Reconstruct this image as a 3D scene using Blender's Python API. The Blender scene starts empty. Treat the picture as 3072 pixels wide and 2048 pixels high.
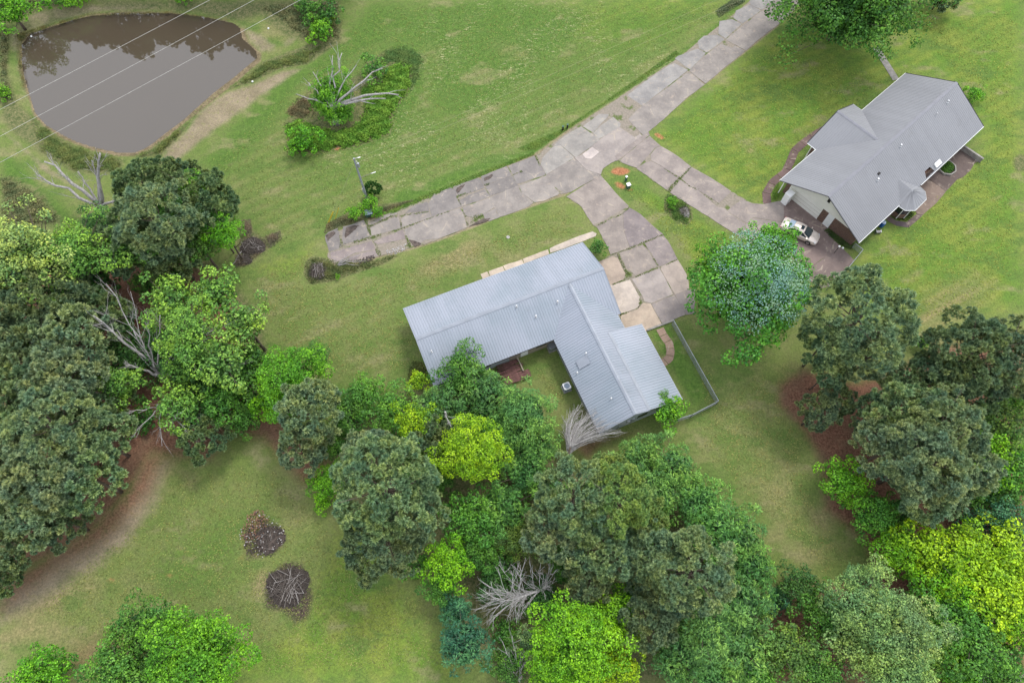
import bpy, math, random
import numpy as np
from mathutils import Matrix, Vector
rnd = random.Random(7)
rng = np.random.default_rng(11)
scene = bpy.context.scene
COL = scene.collection

# ------------------------------------------------------------------ camera, sky, sun, exposure
PITCH, ROLL, FPX, HC = math.radians(66.41606), math.radians(-0.76031), 2120.54, 76.0
_r = np.array([1, 0, 0.]); _u = np.array([0, math.sin(PITCH), math.cos(PITCH)]); _f = np.array([0, math.cos(PITCH), -math.sin(PITCH)])
CR = math.cos(ROLL) * _r + math.sin(ROLL) * _u
CU = -math.sin(ROLL) * _r + math.cos(ROLL) * _u
cam_d = bpy.data.cameras.new('camera'); cam = bpy.data.objects.new('camera', cam_d); COL.objects.link(cam)
cam_d.sensor_width = 36; cam_d.lens = 36 * FPX / 3072; cam_d.clip_start = .5; cam_d.clip_end = 3000
cam.matrix_world = Matrix(((CR[0], CU[0], -_f[0], 0), (CR[1], CU[1], -_f[1], 0), (CR[2], CU[2], -_f[2], HC), (0, 0, 0, 1)))
scene.camera = cam

SUN_EL, SUN_AZ = math.radians(58), math.radians(35)     # azimuth measured from +Y (image top) towards +X
world = bpy.data.worlds.new('World'); scene.world = world; world.use_nodes = True
wt = world.node_tree; wt.nodes.clear()
w_out = wt.nodes.new('ShaderNodeOutputWorld'); w_bg = wt.nodes.new('ShaderNodeBackground')
w_sky = wt.nodes.new('ShaderNodeTexSky'); w_sky.sky_type = 'NISHITA'; w_sky.sun_disc = False
w_sky.sun_elevation = SUN_EL; w_sky.sun_rotation = SUN_AZ; w_sky.dust_density = 3; w_sky.air_density = 1.2
w_hs = wt.nodes.new('ShaderNodeMix'); w_hs.data_type = 'RGBA'      # thin bright cloud sheet over the sky
w_hs.inputs[0].default_value = 0.72; w_hs.inputs[7].default_value = (7.4, 7.65, 8.2, 1)
wt.links.new(w_sky.outputs[0], w_hs.inputs[6]); wt.links.new(w_hs.outputs[2], w_bg.inputs[0])
w_bg.inputs[1].default_value = 0.120
wt.links.new(w_bg.outputs[0], w_out.inputs[0])
sd = bpy.data.lights.new('sun', 'SUN'); sd.energy = 1.25; sd.angle = math.radians(16); sd.color = (1, .97, .91)
sun = bpy.data.objects.new('sun', sd); COL.objects.link(sun)
_sv = Vector((math.sin(SUN_AZ) * math.cos(SUN_EL), math.cos(SUN_AZ) * math.cos(SUN_EL), math.sin(SUN_EL)))
sun.rotation_euler = _sv.to_track_quat('Z', 'Y').to_euler(); sun.location = (0, 0, 90)
scene.view_settings.view_transform = 'Standard'; scene.view_settings.look = 'None'
scene.view_settings.exposure = 0.84; scene.view_settings.gamma = 1; scene.view_settings.use_curve_mapping = False
scene.cycles.max_bounces = 6; scene.cycles.diffuse_bounces = 3; scene.cycles.transparent_max_bounces = 4

# ------------------------------------------------------------------ helpers
def at(x, y, z=0.0):
    """point of the place seen at full-size photo position x, y and standing at height z"""
    d = ((x - 1536) * CR - (y - 1024) * CU) / FPX + _f
    t = (z - HC) / d[2]
    return np.array([0, 0, HC]) + t * d
def frame(ox, oy, s):
    return lambda x, y: (ox + x * s, oy + y * s)
OV = frame(0, 0, 3072 / 2352); F1 = frame(950, 600, 400 / 2240); F2 = frame(1300, 450, 400 / 2240); F3 = frame(1650, 350, 400 / 2240)
F4 = frame(1650, 600, 460 / 1803); F5 = frame(1850, 380, 500 / 1960); F6 = frame(1900, 0, 500 / 2240)
FH = frame(1024, 700, .44638); FQ = frame(2048, 0, .44638); FK = frame(1700, 850, .30612); FR = frame(2500, 400, .20408)
FG = frame(900, 550, 800 / 2281); FU = frame(1024, 0, .44638); FA = frame(0, 0, .44638); FV = frame(850, 120, 450 / 1960)
FC = frame(2300, 500, .17857); FW = frame(0, 700, .44638); FX = frame(660, 1500, 300 / 1176); FB = frame(0, 1348, .44638)
FM = frame(1024, 1348, .44638); FD = frame(1450, 1000, 250 / 1568); FP = frame(1000, 420, 200 / 1120); FS = frame(650, 650, 300 / 2352)
FE = frame(2048, 700, .44638)
def gp(fr, pts, z=0.0): return [at(*fr(x, y), z)[:2] for x, y in pts]

def tag(o, label=None, cat=None, group=None, kind=None):
    if label: o['label'] = label
    if cat: o['category'] = cat
    if group: o['group'] = group
    if kind: o['kind'] = kind
    return o
def link(name, data, mat=None, parent=None, loc=(0, 0, 0)):
    o = bpy.data.objects.new(name, data); COL.objects.link(o); o.location = loc
    if parent is not None: o.parent = parent
    if mat is not None and data is not None and not data.materials: data.materials.append(mat)
    return o
def empty(name, loc, label=None, cat=None, group=None, kind=None, rz=0):
    o = bpy.data.objects.new(name, None); COL.objects.link(o); o.location = loc; o.rotation_euler = (0, 0, rz); o.empty_display_size = .3
    return tag(o, label, cat, group, kind)
class MB:
    def __init__(s): s.v = []; s.f = []
    def add(s, vs, fs):
        k = len(s.v); s.v += [tuple(map(float, p)) for p in vs]; s.f += [tuple(i + k for i in f) for f in fs]; return s
    def box(s, x0, x1, y0, y1, z0, z1):
        return s.add([(x0, y0, z0), (x1, y0, z0), (x1, y1, z0), (x0, y1, z0), (x0, y0, z1), (x1, y0, z1), (x1, y1, z1), (x0, y1, z1)],
                     [(0, 3, 2, 1), (4, 5, 6, 7), (0, 1, 5, 4), (1, 2, 6, 5), (2, 3, 7, 6), (3, 0, 4, 7)])
    def prism(s, poly, z0, z1):
        n = len(poly); a = sum(poly[i][0] * poly[(i + 1) % n][1] - poly[(i + 1) % n][0] * poly[i][1] for i in range(n))
        if a < 0: poly = poly[::-1]
        zt = z1 if callable(z1) else (lambda x, y: z1)
        vs = [(p[0], p[1], z0) for p in poly] + [(p[0], p[1], zt(p[0], p[1])) for p in poly]
        return s.add(vs, [tuple(range(n, 2 * n))] + [(i, (i + 1) % n, (i + 1) % n + n, i + n) for i in range(n)])
    def tube(s, pts, rad, k=6, cap=True):
        pts = [Vector(p) for p in pts]; n = len(pts); base = len(s.v)
        rad = rad if hasattr(rad, '__len__') else [rad] * n
        prev = None
        for i, p in enumerate(pts):
            d = (pts[min(i + 1, n - 1)] - pts[max(i - 1, 0)]); d.normalize()
            a = prev if prev is not None else (Vector((0, 0, 1)) if abs(d.z) < .9 else Vector((1, 0, 0)))
            b = d.cross(a); b.normalize(); a = b.cross(d); a.normalize(); prev = a
            for j in range(k):
                t = 2 * math.pi * j / k
                s.v.append(tuple(p + (a * math.cos(t) + b * math.sin(t)) * rad[i]))
        for i in range(n - 1):
            for j in range(k):
                s.f.append((base + i * k + j, base + i * k + (j + 1) % k, base + (i + 1) * k + (j + 1) % k, base + (i + 1) * k + j))
        if cap:
            s.f.append(tuple(base + j for j in range(k))[::-1]); s.f.append(tuple(base + (n - 1) * k + j for j in range(k)))
        return s
    def lathe(s, prof, k=16, c=(0, 0)):
        base = len(s.v)
        for r, z in prof:
            for j in range(k):
                t = 2 * math.pi * j / k; s.v.append((c[0] + r * math.cos(t), c[1] + r * math.sin(t), z))
        for i in range(len(prof) - 1):
            for j in range(k):
                s.f.append((base + i * k + j, base + i * k + (j + 1) % k, base + (i + 1) * k + (j + 1) % k, base + (i + 1) * k + j))
        s.f.append(tuple(base + (len(prof) - 1) * k + j for j in range(k))); s.f.append(tuple(base + j for j in range(k))[::-1])
        return s
    def mesh(s, name, smooth=False):
        m = bpy.data.meshes.new(name); m.from_pydata(s.v, [], s.f); m.update()
        if smooth: m.polygons.foreach_set('use_smooth', [True] * len(m.polygons))
        return m
    def build(s, name, mat, parent=None, smooth=False, loc=(0, 0, 0)):
        return link(name, s.mesh(name, smooth), mat, parent, loc)
def quads_mesh(name, V, attrs=None, smooth=False):
    """V: (n,4,3) array of separate quads"""
    n = len(V); m = bpy.data.meshes.new(name)
    m.vertices.add(n * 4); m.vertices.foreach_set('co', V.reshape(-1).astype(np.float32))
    m.loops.add(n * 4); m.loops.foreach_set('vertex_index', np.arange(n * 4, dtype=np.int32))
    m.polygons.add(n); m.polygons.foreach_set('loop_start', np.arange(0, n * 4, 4, dtype=np.int32))
    m.update(calc_edges=True)
    for k, a in (attrs or {}).items():
        at_ = m.attributes.new(k, 'FLOAT', 'FACE'); at_.data.foreach_set('value', a.astype(np.float32))
    return m
def inside(P, poly):
    x, y = P[:, 0], P[:, 1]; r = np.zeros(len(P), bool); n = len(poly)
    for i in range(n):
        x0, y0 = poly[i]; x1, y1 = poly[(i + 1) % n]
        if y0 == y1: continue
        c = ((y0 > y) != (y1 > y)) & (x < (x1 - x0) * (y - y0) / (y1 - y0) + x0); r ^= c
    return r
def segdist(P, pts, closed=True):
    d = np.full(len(P), 1e9); n = len(pts)
    for i in range(n if closed else n - 1):
        a = np.array(pts[i][:2]); b = np.array(pts[(i + 1) % n][:2]); ab = b - a
        t = np.clip(((P - a) @ ab) / max(ab @ ab, 1e-9), 0, 1); q = a + t[:, None] * ab
        d = np.minimum(d, np.hypot(P[:, 0] - q[:, 0], P[:, 1] - q[:, 1]))
    return d
def sdist(P, poly):
    d = segdist(P, poly); return np.where(inside(P, poly), d, -d)          # positive inside
def smooth01(x): x = np.clip(x, 0, 1); return x * x * (3 - 2 * x)

# ------------------------------------------------------------------ materials
class NT:
    def __init__(s, name):
        s.m = bpy.data.materials.new(name); s.m.use_nodes = True; s.t = s.m.node_tree; s.t.nodes.clear()
        s.out = s.t.nodes.new('ShaderNodeOutputMaterial')
    def n(s, typ, **kw):
        nd = s.t.nodes.new(typ)
        for k, v in kw.items(): setattr(nd, k, v)
        return nd
    def put(s, sock, v):
        if isinstance(v, bpy.types.NodeSocket): s.t.links.new(v, sock)
        elif isinstance(v, (tuple, list)) and sock.type == 'RGBA' and len(v) == 3: sock.default_value = (*v, 1)
        else: sock.default_value = v
    def noise(s, scale, detail=4, rough=.6, vec=None, dist=0):
        nd = s.n('ShaderNodeTexNoise'); nd.inputs['Scale'].default_value = scale; nd.inputs['Detail'].default_value = detail
        nd.inputs['Roughness'].default_value = rough; nd.inputs['Distortion'].default_value = dist
        if vec is not None: s.put(nd.inputs['Vector'], vec)
        return nd.outputs['Fac']
    def mix(s, f, a, b, mode='MIX'):
        nd = s.n('ShaderNodeMix', data_type='RGBA', blend_type=mode); s.put(nd.inputs[0], f); s.put(nd.inputs[6], a); s.put(nd.inputs[7], b); return nd.outputs[2]
    def math(s, op, a, b=0.0, c=None, clamp=False):
        nd = s.n('ShaderNodeMath', operation=op, use_clamp=clamp); s.put(nd.inputs[0], a); s.put(nd.inputs[1], b)
        if c is not None: s.put(nd.inputs[2], c)
        return nd.outputs[0]
    def ramp(s, f, lo, hi, a=0., b=1.):
        nd = s.n('ShaderNodeMapRange', interpolation_type='SMOOTHSTEP'); s.put(nd.inputs[0], f)
        for i, v in enumerate((lo, hi, a, b)): s.put(nd.inputs[i + 1], v)
        return nd.outputs[0]
    def bsdf(s, col, rough=.8, metal=0., spec=.5, bump=None, bstr=.3, bdist=.05, trans=None):
        p = s.n('ShaderNodeBsdfPrincipled'); s.put(p.inputs['Base Color'], col); s.put(p.inputs['Roughness'], rough)
        s.put(p.inputs['Metallic'], metal); s.put(p.inputs['Specular IOR Level'], spec)
        if bump is not None:
            b = s.n('ShaderNodeBump'); s.put(b.inputs['Height'], bump); b.inputs['Strength'].default_value = bstr; b.inputs['Distance'].default_value = bdist
            s.t.links.new(b.outputs[0], p.inputs['Normal'])
        sh = p.outputs[0]
        if trans:
            tr = s.n('ShaderNodeBsdfTranslucent'); s.put(tr.inputs[0], col); mx = s.n('ShaderNodeMixShader'); mx.inputs[0].default_value = trans
            s.t.links.new(sh, mx.inputs[1]); s.t.links.new(tr.outputs[0], mx.inputs[2]); sh = mx.outputs[0]
        s.t.links.new(sh, s.out.inputs[0]); return s.m
    def pos(s): return s.n('ShaderNodeNewGeometry').outputs['Position']
    def obj(s): return s.n('ShaderNodeTexCoord').outputs['Object']
    def ocol(s): return s.n('ShaderNodeObjectInfo').outputs['Color']
    def attr(s, name): return s.n('ShaderNodeAttribute', attribute_name=name)
    def scl(s, v, x, y, z):
        nd = s.n('ShaderNodeMapping'); s.put(nd.inputs[0], v); nd.inputs['Scale'].default_value = (x, y, z); return nd.outputs[0]
def plain(name, col, rough=.6, metal=0., var=.15, scale=3., spec=.5, bstr=.1):
    t = NT(name); n = t.noise(scale, 5, .65, t.obj()); c2 = tuple(c * (1 - var * 2) for c in col)
    return t.bsdf(t.mix(t.ramp(n, .3, .7), c2, col), rough, metal, spec, bump=n, bstr=bstr)

def make_leaf():
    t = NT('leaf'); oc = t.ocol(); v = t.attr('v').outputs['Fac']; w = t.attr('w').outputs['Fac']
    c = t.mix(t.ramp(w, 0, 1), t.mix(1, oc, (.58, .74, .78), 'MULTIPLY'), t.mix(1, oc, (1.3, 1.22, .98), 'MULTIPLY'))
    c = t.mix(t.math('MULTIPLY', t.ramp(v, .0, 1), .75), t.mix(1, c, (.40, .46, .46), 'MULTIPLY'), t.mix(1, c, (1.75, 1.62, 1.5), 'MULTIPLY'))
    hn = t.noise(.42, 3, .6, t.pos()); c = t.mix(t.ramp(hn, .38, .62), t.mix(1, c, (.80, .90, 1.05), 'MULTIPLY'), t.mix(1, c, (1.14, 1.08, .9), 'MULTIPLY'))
    return t.bsdf(c, .5, 0, .3, trans=.2)
def make_bark(name, a, b):
    t = NT(name); n = t.noise(6, 6, .7, t.scl(t.obj(), 1, 1, .3)); return t.bsdf(t.mix(t.ramp(n, .3, .7), a, b), .9, bump=n, bstr=.5)
def make_ground():
    t = NT('grass_ground'); p = t.pos()
    big = t.noise(.055, 4, .55, p); mid = t.noise(.35, 5, .6, p); sm = t.noise(1.7, 6, .72, p); fine = t.noise(4.2, 4, .8, p); vf = t.noise(9, 3, .8, p)
    A = t.attr('m1'); B = t.attr('m2'); C = t.attr('m3')
    sa = t.n('ShaderNodeSeparateColor'); t.put(sa.inputs[0], A.outputs['Color']); sb = t.n('ShaderNodeSeparateColor'); t.put(sb.inputs[0], B.outputs['Color'])
    sc = t.n('ShaderNodeSeparateColor'); t.put(sc.inputs[0], C.outputs['Color'])
    g = t.mix(t.ramp(big, .35, .65), (.108, .162, .042), (.148, .188, .056))
    g = t.mix(t.ramp(mid, .38, .68), g, (.172, .190, .072))
    g = t.mix(t.math('MULTIPLY', t.ramp(sm, .42, .72), .45), g, (.095, .145, .032))
    def edge(m, lo=.25, hi=.75, k=.55):     # ragged edge for a painted region
        v = t.math('ADD', m, t.math('MULTIPLY', t.math('SUBTRACT', t.math('ADD', sm, t.math('MULTIPLY', mid, .7)), .85), k))
        return t.math('MULTIPLY', t.ramp(v, lo, hi), t.ramp(m, 0.0, .12))
    # lawn kinds
    pt = t.noise(.13, 3, .6, t.scl(p, 1.3, .8, 1)); pt2 = t.noise(.22, 4, .6, t.scl(p, .7, 1.2, 3))
    g = t.mix(edge(B.outputs['Alpha']), g, t.mix(t.ramp(t.math('ADD', t.math('MULTIPLY', mid, .4), t.math('MULTIPLY', pt, .6)), .4, .6), (.105, .190, .030), (.178, .222, .044)))       # fresh yellow-green lawn
    g = t.mix(edge(sa.outputs[1]), g, t.mix(t.ramp(sm, .35, .65), (.068, .135, .026), (.092, .160, .032)))              # lush green
    g = t.mix(t.math('MULTIPLY', edge(sa.outputs[0], .2, .9), .8), g, t.mix(t.ramp(fine, .35, .65), (.20, .165, .085), (.27, .22, .12)))   # dry grass
    g = t.mix(t.math('MULTIPLY', t.ramp(pt2, .54, .64), .75), g, (.090, .150, .036)); g = t.mix(t.math('MULTIPLY', t.ramp(pt2, .45, .33), .75), g, (.215, .205, .100))
    st = t.noise(1.1, 6, .72, t.scl(p, 1, 2.4, 1))
    hay = t.math('MULTIPLY', t.ramp(st, .50, .60), t.ramp(fine, .46, .58)); g = t.mix(t.math('MULTIPLY', t.math('MULTIPLY', t.math('MULTIPLY', hay, t.ramp(pt, .42, .6)), sc.outputs[0]), .8), g, (.43, .39, .24))   # straw tufts
    wv = t.n('ShaderNodeTexWave', wave_type='BANDS', bands_direction='X'); 
    mp = t.n('ShaderNodeMapping'); t.put(mp.inputs[0], p); mp.inputs['Rotation'].default_value = (0, 0, math.radians(62)); t.put(wv.inputs['Vector'], mp.outputs[0])
    wv.inputs['Scale'].default_value = .19; wv.inputs['Distortion'].default_value = 2.2; wv.inputs['Detail'].default_value = 3; wv.inputs['Detail Scale'].default_value = .6
    g = t.mix(t.math('MULTIPLY', t.math('MULTIPLY', wv.outputs['Fac'], sc.outputs[1]), .7), g, (.082, .150, .032))    # mowing swaths
    wd = t.mix(t.ramp(sm, .35, .62), (.075, .105, .036), (.14, .145, .065)); wd = t.mix(t.ramp(fine, .5, .7), wd, (.20, .165, .10))
    g = t.mix(edge(sb.outputs[1]), g, wd)                                                                              # rough weeds
    sandc = t.mix(t.ramp(mid, .3, .7), (.205, .165, .115), (.29, .235, .170)); sandc = t.mix(t.ramp(sm, .50, .72), sandc, (.16, .165, .07)); g = t.mix(t.math('MULTIPLY', edge(sb.outputs[0]), .9), g, sandc)   # pale earth
    g = t.mix(edge(sa.outputs[2]), g, t.mix(t.ramp(fine, .3, .7), (.27, .10, .048), (.38, .19, .10)))                   # orange clay
    straw = t.mix(t.ramp(fine, .35, .65), (.135, .066, .043), (.215, .118, .080)); straw = t.mix(t.ramp(mid, .45, .7), straw, (.165, .105, .068))
    g = t.mix(edge(A.outputs['Alpha'], .2, .8, .35), g, straw)                                                         # pine straw
    mudc = t.mix(t.ramp(sm, .3, .7), (.13, .105, .06), (.22, .175, .11)); g = t.mix(edge(sb.outputs[2], .2, .6, .3), g, mudc)   # wet bank
    g = t.mix(edge(sc.outputs[2]), g, t.mix(t.ramp(fine, .4, .7), (.045, .036, .030), (.15, .115, .085)))                # ash and litter
    k = t.math('ADD', t.math('MULTIPLY', t.ramp(sm, .3, .7), .3), t.math('ADD', t.math('MULTIPLY', t.ramp(fine, .32, .68), .42), t.math('MULTIPLY', t.ramp(vf, .3, .7), .28)))
    g = t.mix(1, g, t.mix(k, (.54, .57, .58), (1.62, 1.56, 1.48)), 'MULTIPLY')
    return t.bsdf(g, .95, 0, .15, bump=t.math('ADD', t.math('MULTIPLY', fine, .6), t.math('MULTIPLY', vf, .5)), bstr=.8, bdist=.12)
def make_slab():
    t = NT('weathered_slab'); p = t.pos(); oc = t.ocol()
    a = t.noise(.5, 6, .65, p); b = t.noise(3.2, 6, .7, p); c = t.noise(22, 3, .7, p)
    k = t.mix(t.ramp(a, .35, .65), t.mix(1, oc, (.80, .78, .77), 'MULTIPLY'), t.mix(1, oc, (1.1, 1.07, 1.03), 'MULTIPLY'))
    k = t.mix(t.math('MULTIPLY', t.ramp(b, .5, .75), .6), k, t.mix(1, oc, (1.28, 1.2, 1.1), 'MULTIPLY'))
    k = t.mix(t.math('MULTIPLY', t.ramp(t.noise(.95, 5, .7, p, .4), .56, .70), .55), k, (.40, .33, .265))
    k = t.mix(t.math('MULTIPLY', t.ramp(b, .42, .30), .5), k, t.mix(1, oc, (.62, .6, .62), 'MULTIPLY'))
    vo = t.n('ShaderNodeTexVoronoi', feature='DISTANCE_TO_EDGE'); t.put(vo.inputs['Vector'], p); vo.inputs['Scale'].default_value = .33
    wn = t.noise(1.1, 4, .7, p)
    cr = t.math('MULTIPLY', t.ramp(t.math('ADD', vo.outputs['Distance'], t.math('MULTIPLY', t.math('SUBTRACT', wn, .5), .10)), .018, .006), t.ramp(a, .50, .58))
    k = t.mix(t.math('MULTIPLY', cr, .65), k, (.40, .34, .27))
    k = t.mix(t.ramp(c, .2, .8), t.mix(1, k, (.88, .88, .88), 'MULTIPLY'), t.mix(1, k, (1.1, 1.1, 1.1), 'MULTIPLY'))
    return t.bsdf(k, .9, 0, .25, bump=t.math('ADD', b, t.math('MULTIPLY', c, .4)), bstr=.4, bdist=.03)
def make_roof(name, col, col2, metal, rough, stain=.5):
    t = NT(name); o = t.obj(); sp = t.n('ShaderNodeSeparateXYZ'); t.put(sp.inputs[0], o)
    sh = t.math('FLOOR', t.math('DIVIDE', sp.outputs[0], .915)); wnz = t.n('ShaderNodeTexWhiteNoise', noise_dimensions='1D'); t.put(wnz.inputs['W'], sh)
    streak = t.noise(1., 5, .6, t.scl(o, 2.5, .22, 1)); big = t.noise(.16, 3, .5, o)
    c = t.mix(t.ramp(t.math('ADD', t.math('MULTIPLY', streak, .25), t.math('MULTIPLY', big, .75)), .36, .62), col2, col)
    st2 = t.noise(.55, 5, .7, o); c = t.mix(t.math('MULTIPLY', t.ramp(st2, .55, .75), .22), c, (.17, .165, .155)); c = t.mix(t.math('MULTIPLY', wnz.outputs['Value'], .16), c, tuple(x * .7 for x in col2))
    rg = t.math('ADD', rough, t.math('MULTIPLY', streak, .12))
    return t.bsdf(c, rg, metal, .5, bump=streak, bstr=.04)
def make_brick():
    t = NT('brick_wall'); o = t.obj(); b = t.n('ShaderNodeTexBrick'); sp = t.n('ShaderNodeSeparateXYZ'); t.put(sp.inputs[0], o)
    cm = t.n('ShaderNodeCombineXYZ'); t.put(cm.inputs[0], t.math('ADD', sp.outputs[0], sp.outputs[1])); t.put(cm.inputs[1], sp.outputs[2]); t.put(b.inputs['Vector'], cm.outputs[0])
    b.inputs['Scale'].default_value = 1; b.inputs['Brick Width'].default_value = .22; b.inputs['Row Height'].default_value = .075; b.inputs['Mortar Size'].default_value = .01
    t.put(b.inputs['Color1'], (.17, .075, .045)); t.put(b.inputs['Color2'], (.07, .035, .028)); t.put(b.inputs['Mortar'], (.22, .18, .15)); b.inputs['Bias'].default_value = -.1
    return t.bsdf(b.outputs[0], .85, bump=b.outputs['Fac'], bstr=-.4)
def make_water():
    t = NT('pond_water'); p = t.pos(); n = t.noise(.12, 3, .5, p); r = t.noise(1.3, 3, .5, p)
    pr = t.n('ShaderNodeBsdfPrincipled'); t.put(pr.inputs['Base Color'], t.mix(n, (.070, .055, .037), (.078, .061, .042))); pr.inputs['Roughness'].default_value = .03
    pr.inputs['IOR'].default_value = 1.9; pr.inputs['Specular IOR Level'].default_value = .5
    b = t.n('ShaderNodeBump'); t.put(b.inputs['Height'], r); b.inputs['Strength'].default_value = .012; b.inputs['Distance'].default_value = .05; t.t.links.new(b.outputs[0], pr.inputs['Normal'])
    t.t.links.new(pr.outputs[0], t.out.inputs[0]); return t.m
def make_weed():
    t = NT('weed_leaf'); oc = t.ocol(); v = t.attr('v').outputs['Fac']; w = t.attr('w').outputs['Fac']
    c = t.mix(t.ramp(w, 0, 1), t.mix(1, oc, (.7, .85, .8), 'MULTIPLY'), t.mix(1, oc, (1.35, 1.15, 1.1), 'MULTIPLY'))
    c = t.mix(v, t.mix(1, c, (.6, .6, .6), 'MULTIPLY'), t.mix(1, c, (1.4, 1.4, 1.4), 'MULTIPLY')); return t.bsdf(c, .7, 0, .2, trans=.15)
def make_jsoil():
    t = NT('joint_soil'); p = t.pos(); a = t.noise(.6, 4, .6, p); b = t.noise(4, 4, .7, p)
    c = t.mix(t.ramp(a, .52, .64), (.29, .245, .205), (.13, .16, .06)); c = t.mix(t.ramp(b, .3, .7), c, t.mix(1, c, (.7, .75, .7), 'MULTIPLY')); return t.bsdf(c, .95, 0, .1, bump=b, bstr=.5)
M = dict(jsoil=make_jsoil(), soil=plain('washed_soil', (.13, .10, .085), .95, 0, .3, 3), leaf=make_leaf(), weed=make_weed(), ground=make_ground(), slab=make_slab(), brick=make_brick(), water=make_water(),
    bark=make_bark('bark', (.07, .05, .038), (.16, .125, .10)), dead=make_bark('dead_wood', (.20, .185, .175), (.46, .44, .43)), dtwig=make_bark('dark_twig', (.05, .04, .035), (.16, .135, .115)), pstick=make_bark('dry_stick', (.16, .14, .125), (.36, .33, .31)), twig=make_bark('grey_twig', (.28, .265, .255), (.55, .53, .515)),
    roof1=make_roof('galvanised_roof', (.330, .355, .410), (.265, .305, .350), .25, .5), roof2=make_roof('grey_roof', (.250, .253, .268), (.225, .228, .242), .1, .5),
    cream=plain('cream_siding', (.90, .88, .81), .7, 0, .04, .8), white=plain('white_paint', (.92, .92, .91), .5, 0, .05, 1), pale=plain('pale_siding', (.42, .46, .48), .7, 0, .12, 1.2),
    tan=plain('tan_wall', (.38, .32, .25), .8, 0, .15, 1.5), soffit=plain('dark_trim', (.05, .05, .055), .7), trim=plain('metal_trim', (.30, .325, .37), .5, .3, .08, 1),
    trim2=plain('grey_trim', (.24, .24, .265), .5, .1, .06, 1), pipe=plain('pipe_metal', (.55, .56, .58), .4, .2), dark=plain('dark_opening', (.015, .014, .014), .8), glass=plain('dark_glass', (.02, .028, .035), .06, 0, .1, 1, .9, 0),
    redwood=plain('red_deck_wood', (.19, .085, .075), .8, 0, .3, 5), wood=plain('weathered_wood', (.25, .22, .19), .85, 0, .25, 4), pole=plain('grey_pole', (.34, .36, .38), .7, 0, .2, 4), steel=plain('galvanised_steel', (.42, .45, .48), .45, .6, .1, 3),
    yellow=plain('yellow_plastic', (.75, .52, .02), .5), blue=plain('blue_plastic', (.015, .10, .36), .4), bluegrey=plain('blue_grey_paint', (.36, .45, .56), .45), black=plain('black_rubber', (.02, .02, .02), .7),
    wire=plain('wire', (.62, .60, .55), .5, .3), wire2=plain('thin_wire', (.40, .40, .22), .5, .2), conc=plain('concrete', (.33, .31, .28), .9, 0, .2, 2), rock=plain('pale_rubble', (.5, .47, .45), .8, 0, .3, 5),
    carp=plain('champagne_paint', (.66, .58, .52), .28, .25, .02, 1, .6, 0), chrome=plain('rim_metal', (.6, .6, .62), .25, .9), red=plain('tail_light', (.35, .01, .01), .25), lamp=plain('head_light', (.7, .72, .75), .15),
    carglass=plain('car_glass', (.03, .045, .055), .05, 0, .1, 1, 1, 0), char=plain('charred_soil', (.085, .066, .056), .95, 0, .35, 4), clay=plain('clay', (.27, .145, .095), .9, 0, .2, 4), green=plain('green_box', (.05, .12, .08), .6))

# ------------------------------------------------------------------ ground masks (what grows or lies where)
masks = {k: [] for k in ('dry', 'lush', 'clay', 'straw', 'sand', 'weed', 'mud', 'fresh', 'tufts', 'mow', 'ash')}
def mk(kind, fr, pts, feather=2.0, amt=1.0): masks[kind].append((gp(fr, pts), feather, amt))
def blob(kind, fr, x, y, rx, ry, feather=1.5, amt=1.0, ang=0):
    a = math.radians(ang); mk(kind, fr, [(x + rx * math.cos(t) * math.cos(a) - ry * math.sin(t) * math.sin(a), y + rx * math.cos(t) * math.sin(a) + ry * math.sin(t) * math.cos(a)) for t in np.linspace(0, 2 * math.pi, 14)[:-1]], feather, amt)
POND = gp(FA, [(150, 300), (200, 235), (330, 190), (480, 140), (600, 112), (760, 95), (1000, 88), (1150, 93), (1340, 110), (1500, 145), (1570, 160), (1610, 190), (1625, 260), (1680, 310), (1722, 350), (1725, 395), (1680, 430), (1560, 530), (1440, 620), (1310, 735), (1240, 800), (1200, 830), (1120, 890), (1030, 960), (970, 1000), (900, 1028), (800, 1025), (700, 1005), (600, 980), (510, 950), (430, 910), (310, 840), (240, 760), (205, 650), (170, 530), (150, 440)], -.35)
mk('fresh', OV, [(1500, 310), (1790, 60), (2352, -20), (2352, 700), (2100, 760), (1950, 660), (1990, 560), (2250, 350), (2250, 290), (2180, 190), (2080, 170), (1850, 320), (1800, 420), (1760, 470), (1650, 420)], 6, .95)
mk('fresh', OV, [(1380, 390), (1490, 430), (1700, 550), (1580, 620), (1560, 530), (1440, 440)], 1.5, .7)
mk('fresh', OV, [(1180, 20), (1500, -30), (1700, 0), (1560, 100), (1400, 150)], 6, .7)
mk('fresh', OV, [(540, 620), (740, 540), (700, 640), (640, 660), (610, 640)], 3, .6)
mk('lush', OV, [(60, 1380), (250, 1300), (420, 1200), (520, 1130), (620, 1130), (560, 1400), (640, 1568), (560, 1568), (480, 1420), (260, 1400), (100, 1450)], 5, .6)
mk('fresh', OV, [(900, 1330), (1060, 1568), (500, 1568), (700, 1420), (800, 1180)], 5, .95)
mk('lush', OV, [(620, 420), (760, 100), (900, 0), (1680, 0), (1600, 90), (1250, 330), (900, 440), (720, 500)], 6, .5)
mk('lush', OV, [(810, 30), (1150, -20), (1400, 30), (1250, 180), (1080, 300), (970, 250), (960, 130), (880, 90)], 5, .8)
mk('lush', OV, [(440, 380), (600, 200), (780, 80), (850, 0), (960, 0), (900, 100), (700, 200), (620, 320), (520, 420)], 3, .7)
mk('lush', OV, [(900, 440), (1100, 370), (1250, 330), (1270, 345), (1100, 400), (950, 470), (900, 480)], 1.5, .8)
mk('lush', OV, [(1260, 330), (1450, 200), (1650, 50), (1690, 10), (1700, 20), (1500, 200), (1300, 345)], 1.2, .9)
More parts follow.
